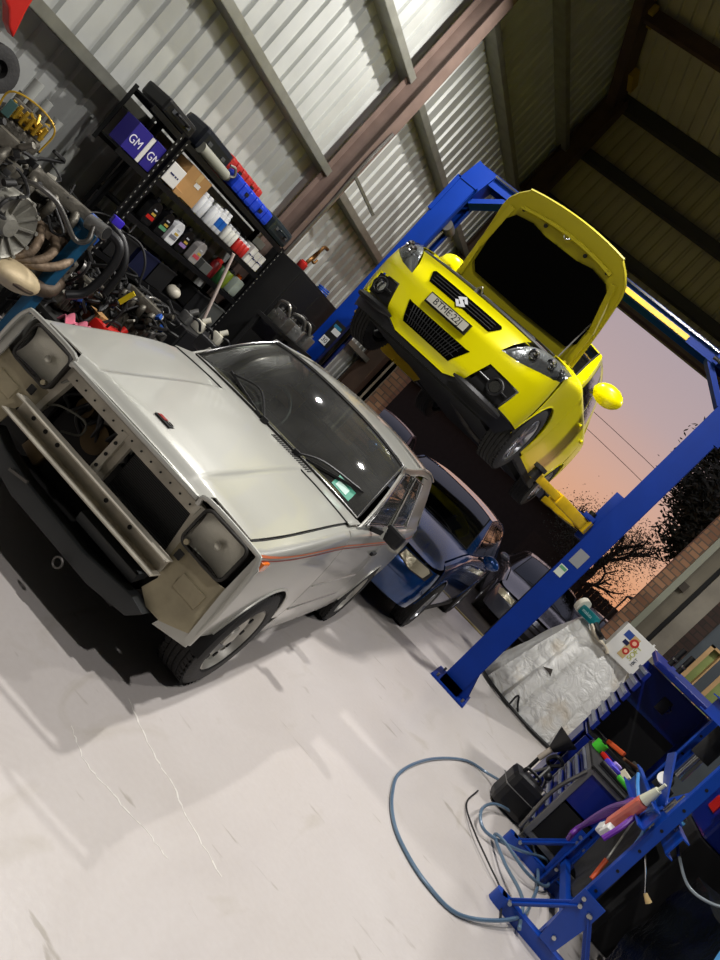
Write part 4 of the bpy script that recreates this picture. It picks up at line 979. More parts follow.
# ================================================================ outside the opening
def far_car(loc,rz,label,paint,wb=2.6,kind='alloy7'):
    root=thing('sedan_car',label,'car',loc,rz,None)
    c=CM(W=.86,zs=.20,zf=.66,zc=.93,zr2=.98,yc=.55,yF=-.35,DF=.48,nF=2.8,yR=3.35,DR=.5,tap=.04,bul=.04,rs=.06,tum=.34,tc=.2,
         fs=lambda z:.03+.07*ss((z-.5)/.2), bs=lambda z:.05*clamp((z-.5)/.5), crn=.04, rcr=.05)
    c.zr=lambda y:1.36+.04*ss((y-1.2)/.6)-.08*ss((y-2.2)/.6)
    gh=[(.62,.94),(1.30,1.36),(1.8,1.39),(2.3,1.38),(2.6,1.31),(3.1,.97)]
    wins=[[(.85,.97),(1.62,.97),(1.66,1.33),(1.36,1.32)],[(1.68,.97),(2.55,.99),(2.42,1.28),(2.2,1.34),(1.72,1.34)]]
    closed_car(root,c,paint,None,M('far car alloy',(140,142,145),.3,.8),dict(wb=wb,ar=.345,r=.31,low=.26,d0=.52,doors=(.52,1.62,2.4),gh=gh,wins=wins,mir=(.97,.75,1.0),tw=.765,ww=.19,rim=kind,r0=1.28,r1=2.6,w0=.55))
    g=G(paint); g.grid(lambda x,z:c.F(x,z),c.xs(12),frange(.24,.66,10),thick=.006); b=g.build('bumper',root)
    G(blackm).patch([(-.35,.46),(.35,.46),(.38,.58),(-.38,.58)],lambda x,z:c.F(x,z,.006),c.xs(12)).patch([(-.4,.27),(.4,.27),(.36,.37),(-.36,.37)],lambda x,z:c.F(x,z,.006),c.xs(12)).build('grille',b)
    g=G(paint); P=[(c.F(x,.66)[0]*.985,c.F(x,.66)[1]) for x in c.xs(12)]+[(c.X(y,c.zb(y))-.02,y) for y in (-.3,0,.3,.52)]+[(.4,.40),(0,.36),(-.4,.40)]+[(-(c.X(y,c.zb(y))-.02),y) for y in (.52,.3,0,-.3)]
    g.patch(P,c.hood,frange(-.8,.8,10),frange(-.8,.5,10),thick=.006); g.build('bonnet',root)
    for sg in (1,-1):
        g=G(M('headlamp face')); g.patch([(sg*.44,.55),(sg*.45,.64),(sg*.74,.65),(sg*.80,.62),(sg*.75,.54)],lambda x,z:c.F(x,z,.008),c.xs(12),thick=.004); g.build('headlamp',root)
    return root
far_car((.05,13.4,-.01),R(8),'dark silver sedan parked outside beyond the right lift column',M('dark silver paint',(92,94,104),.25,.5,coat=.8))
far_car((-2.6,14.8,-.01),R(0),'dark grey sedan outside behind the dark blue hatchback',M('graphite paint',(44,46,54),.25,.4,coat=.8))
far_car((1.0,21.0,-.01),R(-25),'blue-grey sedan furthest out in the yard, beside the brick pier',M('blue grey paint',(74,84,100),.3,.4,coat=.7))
# maroon sedan seen between lift and blue car
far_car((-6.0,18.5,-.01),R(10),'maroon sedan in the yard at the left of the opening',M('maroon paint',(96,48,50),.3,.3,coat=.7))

# dark shed and fence across the yard
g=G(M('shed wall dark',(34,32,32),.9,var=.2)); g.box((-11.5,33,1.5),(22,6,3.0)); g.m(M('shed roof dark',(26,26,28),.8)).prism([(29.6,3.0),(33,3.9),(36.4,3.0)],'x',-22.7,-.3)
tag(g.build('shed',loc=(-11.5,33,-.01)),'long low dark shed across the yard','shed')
root=thing('fence','dark paling fence across the end of the yard','fence',(7,27,-.01))
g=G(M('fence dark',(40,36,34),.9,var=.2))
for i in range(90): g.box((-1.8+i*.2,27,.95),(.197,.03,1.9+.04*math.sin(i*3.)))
g.build('paling',root,world=True)
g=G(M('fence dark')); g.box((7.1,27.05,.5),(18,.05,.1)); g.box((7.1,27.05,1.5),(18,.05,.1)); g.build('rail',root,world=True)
# gum trees
def tree(x,y,h,label,seed,cr,n=1500,trunk=.22):
    rnd=random.Random(seed)
    root=thing('gum_tree',label,'tree',(x,y,-.01))
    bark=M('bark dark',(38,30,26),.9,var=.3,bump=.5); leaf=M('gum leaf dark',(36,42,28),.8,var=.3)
    g=G(bark); tips=[]
    def br(p,d,L,r,lv):
        q=p+d*L; mid=p+d*L*.5+Vector((rnd.uniform(-.1,.1),rnd.uniform(-.1,.1),0))*L
        g.tube([p,mid,q],r,6,sub=3,radii=[r,r*.85,r*.65])
        if lv>=2: tips.append((q,lv)); tips.append((mid,lv))
        if lv<4:
            for _ in range(3 if lv else 4):
                e=(d+Vector((rnd.uniform(-1,1),rnd.uniform(-1,1),rnd.uniform(-.35,.7)))*.85).normalized(); br(q if rnd.random()<.7 else mid,e,L*rnd.uniform(.55,.8),r*.6,lv+1)
    br(Vector((0,0,0)),Vector((.03,0,1)),h*.36,trunk,0); g.build('trunk',root)
    g=G(leaf); verts=[];faces=[]
    per=max(1,n*4//len(tips))
    for q,lv in tips:
        for _ in range(per):
            o=q+Vector((rnd.gauss(0,1),rnd.gauss(0,1),rnd.gauss(0,.8)))*cr; a=rnd.uniform(0,2*PI); b=rnd.uniform(-1,1); s=rnd.uniform(.04,.085)*h/7
            u=Vector((math.cos(a),math.sin(a),b)).normalized()*s; v=u.orthogonal().normalized()*s*.45; i=len(verts)
            verts += [o-u,o+v,o+u,o-v]; faces.append((i,i+1,i+2,i+3))
    g._add(verts,faces); g.build('foliage',root)
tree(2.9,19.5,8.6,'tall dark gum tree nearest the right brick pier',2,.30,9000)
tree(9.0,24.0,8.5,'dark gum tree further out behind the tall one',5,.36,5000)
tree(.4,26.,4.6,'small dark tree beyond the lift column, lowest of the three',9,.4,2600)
# overhead power wires
root=thing('power_line','pair of thin overhead wires against the sunset','wire',(-2,31,0))
for z in (7.3,6.6):
    g=G(blackm); g.tube([(-16,34,z+.6),(-3,31,z-.1),(8,28,z-1.),(24,26,z-.2)],.012,5); g.build('wire',root,world=True)
g=G(M('bark dark')); g.cyl((-16,34,0),(-16,34,8.4),.14,n=8); g.cyl((24,26,0),(24,26,8),.14,n=8); g.build('pole',root,world=True)
# neighbour boat/carport frame shapes beyond
root=thing('trailer','steel framed cage trailer standing outside beside the brick pier','trailer',(1.9,17.6,-.01))
g=G(M('cage steel',(60,58,56),.6,.6)); 
for x in (1.35,2.1,2.8):
    for y in (17.0,18.6): g.bar((x,y,.5),(x,y,2.2),.04,.04)
for z in (.55,1.4,2.2):
    for y in (17.0,18.6): g.bar((1.35,y,z),(2.8,y,z),.04,.04)
    for x in (1.35,2.8): g.bar((x,17.0,z),(x,18.6,z),.04,.04)
g.bar((1.35,17.0,.55),(2.1,17.0,2.2),.03,.03); g.bar((2.1,17.0,.55),(2.8,17.0,2.2),.03,.03); g.build('cage_frame',root,world=True)
g=G(M('trailer deck',(70,66,62),.8)); g.box((2.08,17.8,.5),(1.5,1.7,.06)); g.build('deck',root,world=True)
for x in (1.28,2.88):
    g=G(rubber); g.lathe([(.18,-.07),(.28,-.075),(.30,-.05),(.30,.05),(.28,.075),(.18,.07)],(x,17.8,.30),(1,0,0),28); g.m(steel).lathe([(.18,0),(0,0)],(x,17.8,.30),(1,0,0),16); g.build('wheel',root,world=True)
# ================================================================ left wall : shelving racks
rackm=M('black shelf steel',(20,20,22),.45,.3,var=.1)
def rack(label,y0,y1,zs,x0=-4.38,x1=-4.0,slots=True,zlo=0.):
    root=thing('shelving_rack',label,'shelving',((x0+x1)/2,(y0+y1)/2,0)); h=zs[-1]+.02
    for x in (x0+.02,x1-.02):
        for y in (y0+.02,y1-.02):
            if zlo and x>(x0+x1)/2 and y<(y0+y1)/2: continue
            g=G(rackm); sx=1 if x<(x0+x1)/2 else -1; sy=1 if y<(y0+y1)/2 else -1
            z0=zlo if (zlo and sy>0) else .0; g.box((x-sx*.018,y,(z0+h)/2),(.003,.04,h-z0)); g.box((x,y-sy*.018,(z0+h)/2),(.04,.003,h-z0))
            if slots and sx<0 and not (zlo and sy>0):
                g.m(M('slot light',(150,150,145),.6))
                for i in range(int(h/.05)): g.box((x1-.0,y,.03+i*.05),(.002,.008,.016))
            g.build('post',root,world=True)
    for z in zs:
        g=G(rackm); g.box(((x0+x1)/2,(y0+y1)/2,z-.005),(x1-x0-.01,y1-y0-.01,.012)); g.box((x1-.004,(y0+y1)/2,z-.02),(.006,y1-y0-.01,.045)); g.box((x0+.004,(y0+y1)/2,z-.02),(.006,y1-y0-.01,.045)); g.build('shelf',root,world=True)
    return root
rack('narrow black slotted rack at the left end, holding the indigo oil cartons',3.90,4.29,(1.53,1.90),zlo=1.46,x0=-4.24)
rack('wide black rack crowded with bottles, cartons and spray cans',4.33,6.20,(.12,.50,.87,1.23,1.56,1.90))

def carton(name,label,c,d,mat,parts=None,rz=0,cat='box',grp=None):
    root=thing(name,label,cat,(c[0],c[1],c[2]-d[2]/2),rz,grp)
    G(mat).box((0,0,d[2]/2),d,bev=.004).build('carton',root)
    if parts: parts(root,d)
    return root
kraft=M('kraft card',(178,136,84),.8,var=.08,bump=.1); indigo=M('indigo card',(44,36,130),.5); whitec=M('white card',(222,220,214),.6)
def gm(root,d):
    g=G(M('print white',(232,230,240),.5)); x=d[0]/2+.0015
    text_mesh(g,'GM',.088,frame_mtx((x,-.01,d[2]/2-.01),(0,1,0),(0,0,1)),.0008); g.build('lettering',root)
carton('oil_carton','indigo carton with white lettering at the left end of the rack',(-4.08,4.0,1.645),(.14,.165,.21),indigo,gm,grp=None)
carton('oil_carton','indigo carton with white lettering right beside the slotted post',(-4.08,4.215,1.645),(.14,.155,.21),indigo,gm)
tag(G(whitec).box((0,0,0),(.13,.04,.20)).build('packet',at=(-4.08,4.11,1.642)),'thin white packet between the two indigo oil cartons','packet')
def wtxt(root,d):
    g=G(M('print navy',(40,44,90),.5)); text_mesh(g,'PARTS',.045,frame_mtx((d[0]/2+.001,0,d[2]/2),(0,1,0),(0,0,1)),.0006); g.build('print',root)
def wline(root,d):
    g=G(M('print navy',(40,44,90),.5)); 
    for k,(a,b) in enumerate(((-.05,.0),(.01,.03),(.04,.055))): g.box((d[0]/2+.001,(a+b)/2,d[2]/2),(.002,b-a,.012))
    g.build('print',root)
carton('carton','small white carton with a line of dark print in front of the brown box',(-4.09,4.47,1.66),(.16,.17,.16),whitec,wline)
def tape(root,d):
    G(M('tape tan',(196,164,112),.3)).box((0,0,d[2]+.0005),(d[0],.05,.002)).box((d[0]/2+.001,0,d[2]-.04),(.002,.05,.08)).build('packing_tape',root)
    G(whitec).box((d[0]/2+.001,.03,d[2]*.62),(.002,.07,.035)).build('shipping_label',root)
carton('cardboard_box','brown cardboard box with a white label on the upper shelf',(-4.17,4.72,1.70),(.28,.30,.25),kraft,tape)
carton('cardboard_box','lower flat brown carton beside the white one',(-4.05,4.60,1.59),(.10,.09,.045),kraft)
# spray cans / bottles
def can(root_name,label,cat,x,y,z,r,h,body,cap,grp=None,band=None):
    root=thing(root_name,label,cat,(x,y,z),0,grp)
    G(body).lathe([(0,0),(r*.9,0),(r,.006),(r,h*.78),(r*.85,h*.83),(r*.5,h*.86)],n=18).build('body',root)
    if band: G(band).lathe([(r+.001,h*.2),(r+.001,h*.6)],n=18).build('label_band',root)
    G(cap).lathe([(r*.75,h*.80),(r*.75,h*.97),(r*.6,h),(0,h)],n=16).build('cap',root)
    return root
wp=M('can white',(224,226,228),.35); bp_=M('can blue',(28,92,176),.35); rp=M('can red',(176,38,34),.35)
seed=[]
first=None
k=0
for y,xo in ((4.93,0),(5.0,.09),(5.0,0),(5.07,.05),(5.12,0),(5.18,.09),(5.18,0),(5.12,.14)):
    if first is None: first=can('spray_can','white can among the white cans beside the brown box','can',-4.06-xo,y,1.567,.032,.19,wp,wp,'white cans on the upper shelf')
    else: c_=copy_tree(first,loc=(-4.06-xo,y,1.567))
first=None
for y,xo in ((5.25,0),(5.25,.08),(5.32,0),(5.32,.08),(5.285,.16)):
    if first is None: first=can('spray_can','blue-banded white can in the middle of the upper shelf','can',-4.06-xo,y,1.567,.032,.21,wp,wp,'blue banded cans on the upper shelf',bp_)
    else: copy_tree(first,loc=(-4.06-xo,y,1.567))
first=None
for y,xo in ((5.42,0),(5.49,0),(5.45,.08),(5.53,.09),(5.56,0)):
    if first is None: first=can('squeeze_bottle','pale squeeze bottle between the blue-banded cans and the red ones','bottle',-4.06-xo,y,1.567,.030,.15+.0,M('bottle cream',(214,214,206),.4),wp,'pale bottles on the upper shelf')
    else: copy_tree(first,loc=(-4.06-xo,y,1.567))
first=None
for y,xo in ((5.64,0),(5.71,0),(5.68,.08),(5.78,.0)):
    if first is None: first=can('grease_can','red and white can towards the far end of the upper shelf','can',-4.05-xo,y,1.567,.033,.14,rp,wp,'red cans on the upper shelf')
    else: copy_tree(first,loc=(-4.05-xo,y,1.567))
for i,(y,h) in enumerate(((5.89,.17),(5.98,.15),(6.08,.16))):
    carton('filter_box',('white filter box next to the red cans','middle white filter box at the far end','white filter box at the very end of the upper shelf')[i],(-4.09,y,1.567+h/2),(.12,.08,h),whitec,wline)
# oil bottles on the middle shelf
def oil(label,y,cm_,lm,x=-4.06,z=1.24,grp=None):
    root=thing('oil_bottle',label,'bottle',(x,y,z),0,grp)
    G(cm_).prism([(-.055,0),(.055,0),(.06,.02),(.06,.14),(.045,.18),(.02,.20),(-.02,.20),(-.05,.17),(-.06,.14),(-.06,.02)],'x',-.035,.035,bev=.006).build('body',root)
    G(lm).box((.0365,0,.065),(.002,.09,.03)).m(M('label gold',(190,160,70),.4)).box((.0365,.01,.10),(.002,.05,.02)).m(M('label silver',(180,184,190),.4)).box((.0365,.0,.135),(.002,.04,.012)).build('label',root)
    G(black).cyl((0,-.01,.198),(0,-.01,.225),.018,n=14).build('cap',root)
    G(cm_).tube([(0,.03,.19),(0,.055,.17),(0,.05,.14)],.008).build('handle',root)
bk=M('bottle black',(16,16,18),.3)
oil('black oil bottle with a red and gold label beside the post',4.58,bk,M('label red',(190,36,30),.4))
oil('black oil bottle with a green label',4.76,bk,M('label green',(60,150,70),.4))
oil('white oil bottle between the green and purple labelled ones',4.92,wp,M('label grey2',(120,120,128),.4))
oil('black oil bottle with a lilac label',5.07,bk,M('label lilac',(150,120,180),.4))
oil('grey oil bottle with a pink label standing over the leaning tube',5.30,M('bottle grey',(150,146,144),.4),M('label pink',(190,70,80),.4))
for i,y in enumerate((4.55,4.66,4.84,5.0,5.16,5.24)):
    can('aerosol',('small red-topped black aerosol at the back left','dark aerosol behind the red-labelled bottle','dark aerosol behind the green label','dark aerosol behind the white bottle','dark aerosol behind the lilac label','dark aerosol behind the pink label')[i],'can',-4.22,y,1.24,.03,.21,bk,rp if i==0 else black)
carton('parts_tray','grey plastic tray of small parts on the middle shelf',(-4.10,5.48,1.285),(.2,.14,.09),M('tray grey',(86,88,86),.5),cat='tray')
g=G(M('cap cream',(206,200,184),.5)); g.sph((0,0,.06),.07,(1,1,.85),16); g.m(black).cyl((0,0,.11),(0,0,.15),.02)
tag(g.build('funnel_jar',at=(-4.08,5.46,.875+.0)),'round cream jar on the lower shelf behind the leaning tube','jar')
g=G(M('jug clear',(150,160,150),.4)); g.box((0,0,.09),(.14,.14,.18),bev=.03); g.m(orange).cyl((0,0,.18),(0,0,.21),.03)
j=g.build('fluid_jug',at=(-4.1,6.08,1.236)); tag(j,'translucent jug with an orange cap at the far end of the middle shelf','jug')
for nm,lab,y,m_,c2 in (('fluid_bottle','dark green bottle on the middle shelf near the far end',5.78,M('bottle green',(26,70,36),.4),black),('fluid_bottle','olive yellow bottle beside the dark green one',5.90,M('bottle olive',(110,128,36),.4),black),('fluid_bottle','red spool-like bottle left of the green one',5.66,M('bottle maroon',(120,26,30),.4),rp)):
    can(nm,lab,'bottle',-4.08,y,1.236,.048,.2,m_,c2)
# lower shelves : dark crates and loose parts
crate=M('crate black',(24,24,26),.5); navy=M('crate navy',(14,20,52),.5)
lows=[('black crate under the red-labelled bottle',4.55,.88,crate),('navy crate under the green-labelled bottle',4.85,.88,navy),('black crate under the lilac-labelled bottle',5.12,.88,crate),('black bin under the grey tray, lower shelf',5.75,.88,crate),('grey bin at the far end of the lower shelf',6.03,.88,M('tray grey')),
      ('black crate on the second shelf up, left end',4.6,.51,crate),('black crate on the second shelf up, middle',5.1,.51,crate),('grey crate on the second shelf up, right',5.65,.51,M('tray grey')),('black crate on the bottom shelf, left',4.7,.13,crate),('black crate on the bottom shelf, right',5.5,.13,crate)]
for lab,y,z,m_ in lows:
    root=thing('storage_crate',lab,'crate',(-4.16,y,z),0); w_=.25; h=.2
    g=G(m_); g.box((0,0,.006),(.3,w_,.012)); 
    for s in (-1,1): g.box((s*.147,0,h/2),(.008,w_,h)); g.box((0,s*(w_/2-.004),h/2),(.3,.008,h))
    g.build('tub',root)
    g=G(m_); g.box((.147,0,h),(.02,w_+.01,.015)); g.box((-.147,0,h),(.02,w_+.01,.015)); g.box((0,w_/2,h),(.31,.02,.015)); g.box((0,-w_/2,h),(.31,.02,.015)); g.build('rim',root)
    rnd=random.Random(int(y*100)); g=G(steel)
    for i in range(9): g.bar((rnd.uniform(-.1,.1),rnd.uniform(-.09,.09),.03+rnd.random()*.1),(rnd.uniform(-.1,.1),rnd.uniform(-.09,.09),.12+rnd.random()*.1),.02,.03,bev=.003)
    g.m(M('bit pale',(190,188,170),.5)); g.cyl((0,.03,.12),(.03,.05,.2),.02); g.build('loose_parts',root)
# top of the rack
def rounded_case(name,label,c,d,mat,rz=0,handle=True):
    root=thing(name,label,'case',(c[0],c[1],c[2]),rz)
    G(mat).box((0,0,d[2]*.5),d,bev=min(d)*.22).build('shell',root)
    [G(M('case trim',(70,72,76),.4)).box((d[0]/2+.002,s_*d[1]*.25,d[2]*.55),(.01,.05,.03),bev=.003).build('latch',root) for s_ in (-1,1)]
    if handle: G(mat).tube([(d[0]/2,-.07,d[2]*.6),(d[0]/2+.03,-.06,d[2]*.62),(d[0]/2+.03,.06,d[2]*.62),(d[0]/2,.07,d[2]*.6)],.01).build('handle',root)
rounded_case('tool_case','flat black case on top of the rack at the left end',(-4.14,4.17,1.907),(.26,.36,.11),black)
rounded_case('tool_case','bulky dark blue-black case on top of the rack behind the grey canister',(-4.17,4.67,1.915),(.26,.42,.19),M('case navy black',(20,24,34),.35),handle=False)
g=G(M('canister grey',(140,140,128),.5)); g.cyl((0,-.2,.045),(0,.2,.045),.045,n=16); g.m(steel).cyl((0,.2,.045),(0,.24,.045),.03); g.tube([(0,.22,.05),(.02,.27,.09),(0,.25,.14),(-.02,.2,.13)],.012)
tag(g.build('grey_canister',at=(-4.03,4.70,1.907)),'grey cylinder with a bent steel spout lying on the rack top','canister')
for nm,lab,m_,x,y0,y1,z in (('tube_case','long blue plastic case lying on the rack top',M('case blue',(28,62,190),.35),-4.08,5.02,5.72,1.907),('tube_case','long red plastic case lying behind the blue one',M('case red',(168,42,36),.4),-4.25,5.02,5.62,1.99)):
    root=thing(nm,lab,'case',(x,(y0+y1)/2,z-(.08 if z>1.95 else 0)))
    L=(y1-y0); g=G(m_); zz=.16 if z>1.95 else .075
    if z>1.95: g.box((0,0,.05),(.14,L*.98,.10),bev=.02)
    n=6
    for i in range(n): g.box((0,-L/2+L*(i+.5)/n,zz-.0),(.15,L/n*.97,.13 if z<1.95 else .12),bev=.03)
    g.build('shell',root); [G(black).box((.076,s_*L*.2,zz),(.01,.05,.03)).build('latch',root) for s_ in (-1,1)]
rounded_case('plastic_tub','black lidded tub at the far end of the rack top',(-4.17,5.97,1.907),(.34,.4,.16),M('tub dark',(34,42,44),.35))
can('reel','small round red-fronted light on the black cabinet','lamp',-3.86,6.38,1.905,.05,.08,rp,rp)
# leaning pole and bent steel handle
g=G(M('pole pinkish',(200,184,176),.5)); g.cyl((.0,-.16,1.55),(.25,.28,.02),.016,n=12)
tag(g.build('broom_handle',at=(-3.97,5.75,0)),'pale pole leaning against the wide rack','pole')
g=G(steel); g.tube([(0,0,.0),(-.02,-.02,.55),(-.03,0,.80),(-.03,.06,.86),(-.03,.16,.87)],.016,10)
tag(g.build('bent_handle',at=(-3.62,4.68,.0)),'bent steel jack handle standing in front of the rack','handle')
# black cabinet past the rack with silver parts
root=thing('cabinet','tall matt black cabinet past the end of the rack','cabinet',(-3.95,6.82,0))
g=G(M('cabinet black',(12,12,13),.6)); g.box((0,0,.95),(.42,1.14,1.9),bev=.006); g.build('body',root)
for s in (-1,1):
    d=G(M('cabinet black')).box((.215,s*.28,.95),(.012,.55,1.84),bev=.003).build('door',root); G(steel).bar((.23,s*.05,.9),(.23,s*.05,1.05),.012,.02).build('door_handle',d)
root=thing('parts_stand','low black stand in front of the cabinet carrying bare silver parts','stand',(-3.5,6.45,0))
g=G(blackm); g.box((0,0,1.32),(.36,.8,.04)); 
g.build('top',root)
for x in (-.15,.15):
    for y in (-.37,.37): G(blackm).box((x,y,.65),(.04,.04,1.3)).build('leg',root)
g=G(blackm); g.box((0,0,.7),(.3,.74,.9)); g.build('drawer_body',root)
def silverpart(lab,y,k):
    rnd=random.Random(k); root=thing('cylinder_head',lab,'engine part',(-3.5,y,1.341),R(rnd.uniform(-20,20)))
    g=G(alu); g.box((0,0,.07),(.24,.13,.14),bev=.012); 
    for i in range(4): g.cyl((-.09+.06*i,-.07,.08),(-.09+.06*i,-.055,.08),.022,n=14); g.cyl((-.09+.06*i,0,.14),(-.09+.06*i,0,.17),.016,n=10)
    g.build('casting',root)
    g=G(steel); g.tube([(-.1,-.07,.12),(-.05,-.12,.2),(.05,-.1,.22),(.1,-.06,.14)],.018); g.build('pipe',root)
    g=G(black); g.box((.02,-.03,.21),(.07,.06,.09),bev=.01); g.build('cap',root)
silverpart('bare alloy cylinder head at the near end of the black stand',6.18,1); silverpart('alloy casting in the middle of the black stand',6.45,2); silverpart('alloy casting at the far end of the black stand, beside the lift column',6.72,3)
g=G(M('bronze hook',(120,84,46),.4,.8,var=.3)); g.tube([(0,0,0),(.01,-.02,.10),(0,.02,.18),(.02,-.0,.27),(0,.05,.33),(0,.12,.34)],.02,8,radii=[.022,.02,.024,.016,.018,.02]); g.tube([(0,.0,.16),(.03,.05,.14),(.02,.08,.19)],.012)
tag(g.build('exhaust_bracket',at=(-3.92,6.52,1.902)),'upright twisted bronze-coloured bracket on the black cabinet','bracket')
g=G(M('hose blue',(30,70,160),.4)); g.tube([(.07*math.cos(t),.07*math.sin(t),.012+.004*t) for t in frange(0,4*PI,30)],.009,6,sub=1)
tag(g.build('hose_coil',at=(-3.92,7.15,1.902)),'small coil of blue hose on the black cabinet','hose')

# ================================================================ wall items, far left
g=G(rubber); g.lathe([(.05,-.05),(.10,-.06),(.13,-.05),(.135,0),(.13,.05),(.10,.06),(.05,.05),(.05,-.05)],(0,0,0),(1,0,.25),32); g.m(steel).lathe([(.05,0),(.02,.02),(0,.02)],(0,0,0),(1,0,.25),16)
fn_=tag(g.build('small_tyre',at=(-4.2,3.07,1.37)),'small black tyre hanging on the ribbed wall above the engines','tyre')
G(steel).bar((0,0,.04),(-.42,0,.06),.014,.014).build('hanger',fn_)
g=G(redp); g.prism([(-.18,.20),(.0,.20),(.02,.06),(.05,-.06),(.06,-.10),(.0,-.07),(-.06,.0),(-.18,.05)],'x',-.04,.04,bev=.012); 
fn_=tag(g.build('fuel_funnel',at=(-4.22,2.98,1.66)),'bright red plastic spout on the wall at the top left corner','funnel')
G(steel).bar((0,-.08,.15),(-.40,-.08,.15),.012,.012).build('hanger',fn_)
# grey wall trunking with wires behind the engines
for i,(y,r_) in enumerate(((3.5,.035),(3.64,.03),(3.78,.035),(4.02,.03))):
    g=G(M('pvc grey',(168,170,164),.5)); g.cyl((-4.4,y,.0),(-4.4,y,1.48-.05*i),r_,n=14); tag(g.build('grey_pipe',loc=None),('left of four grey pipes standing against the ribbed wall','second grey pipe against the wall','third grey pipe against the wall','thin grey pipe against the wall nearest the rack')[i],'pipe')

# ================================================================ engines in the left foreground
rust=M('rusty manifold',(132,114,94),.65,.4,var=.6,vscale=12,bump=.5); brown=M('grimy casting',(84,70,56),.6,.4,var=.4,vscale=12,bump=.4)
grime=M('grimy alloy',(112,108,98),.5,.6,var=.4,vscale=12,bump=.5); yell=M('yellow plated',(206,166,50),.4,.5,var=.3); plug=M('connector white',(210,206,190),.5); bcon=M('loom black',(20,20,20),.6)
def engine(label,c,d,seed,rz=0,extra=None):
    """d = length (x), width (y), height"""
    rnd=random.Random(seed); L,W_,H_=d
    root=thing('car_engine',label,'engine',c,rz)
    g=G(grime); g.box((0,0,H_*.34),(L,W_*.8,H_*.46),bev=.02); g.box((0,0,H_*.10),(L*.7,W_*.6,H_*.2),bev=.03)
    for i in range(7):
        x=-L/2+L*(i+.5)/7; g.box((x,-W_*.41,H_*.34),(.014,.03,H_*.42)); g.box((x,W_*.41,H_*.34),(.014,.03,H_*.42))
    g.build('block',root)
    g=G(alu); g.box((0,0,H_*.66),(L*.94,W_*.62,H_*.2),bev=.012)
    for i in range(10):
        x=-L*.45+L*.9*i/9; 
        for s in (-1,1): g.cyl((x,s*W_*.29,H_*.74),(x,s*W_*.29,H_*.785),.010,n=6)
    g.build('cylinder_head',root)
    g=G(M('cover grey',(96,92,82),.5,.4,var=.3)); g.box((0,0,H_*.82),(L*.88,W_*.46,H_*.12),bev=.03)
    for i in range(4): g.cyl((-L*.33+L*.22*i,0,H_*.87),(-L*.33+L*.22*i,0,H_*.91),.025,n=14)
    g.build('rocker_cover',root)
    g=G(grime)
    for i in range(4):
        x=-L*.36+L*.24*i; g.tube([(x,-W_*.28,H_*.68),(x,-W_*.5,H_*.74),(x,-W_*.58,H_*.88),(x,-W_*.42,H_*.98)],.026,10)
    g.bar((-L*.42,-W_*.40,H_*1.0),(L*.42,-W_*.40,H_*1.0),.09,.08,bev=.02); g.build('intake_manifold',root)
    g=G(steel); g.lathe([(.0,.03),(.05,.03),(.085,.02),(.085,.0),(.07,-.01),(.085,-.02),(.085,-.03)],(L/2+.03,0,H_*.3),(1,0,0),24); g.lathe([(0,.02),(.05,.02),(.05,-.02)],(L/2+.03,-.14,H_*.55),(1,0,0),20); g.lathe([(0,.02),(.04,.02),(.04,-.02)],(L/2+.03,.13,H_*.6),(1,0,0),20); g.build('pulley',root)
    g=G(rubber); g.tube([(L/2+.04,.09,H_*.3),(L/2+.04,.0,H_*.18),(L/2+.04,-.09,H_*.3),(L/2+.04,-.19,H_*.55),(L/2+.04,-.12,H_*.66),(L/2+.04,.13,H_*.68),(L/2+.04,.17,H_*.58)],.010,6,closed=True); g.build('drive_belt',root)
    g=G(bcon)
    for i in range(34):
        p=Vector((rnd.uniform(-L/2,L/2),rnd.uniform(-W_*.5,W_*.5),H_*rnd.uniform(.5,1.0))); pts=[p]
        for _ in range(4): p=p+Vector((rnd.uniform(-.13,.13),rnd.uniform(-.12,.12),rnd.uniform(-.08,.09))); pts.append(p.copy())
        g.tube(pts,rnd.choice((.006,.009,.013)),6,sub=4)
    g.build('wiring_loom',root)
    for m_,nm,cnt in ((bcon,'connector_black',60),(plug,'connector_white',20),(grime,'bracket',26),(M('blue clip',(36,84,170),.4),'clip_blue',5)):
        g=G(m_)
        for i in range(cnt):
            p=Vector((rnd.uniform(-L/2,L/2),rnd.choice((-1,1))*rnd.uniform(W_*.25,W_*.55),H_*rnd.uniform(.35,1.05)))
            if rnd.random()<.6: g.box(p,(rnd.uniform(.02,.06),rnd.uniform(.02,.05),rnd.uniform(.015,.05)),(rnd.random()*3,rnd.random()*3,rnd.random()*3),bev=.004)
            else: g.cyl(p,p+Vector((rnd.uniform(-.06,.06),rnd.uniform(-.06,.06),rnd.uniform(.01,.06))),rnd.uniform(.01,.022),n=10)
        g.build(nm.split('_')[0],root,kind='stuff')
    if extra: extra(root,rnd)
    return root
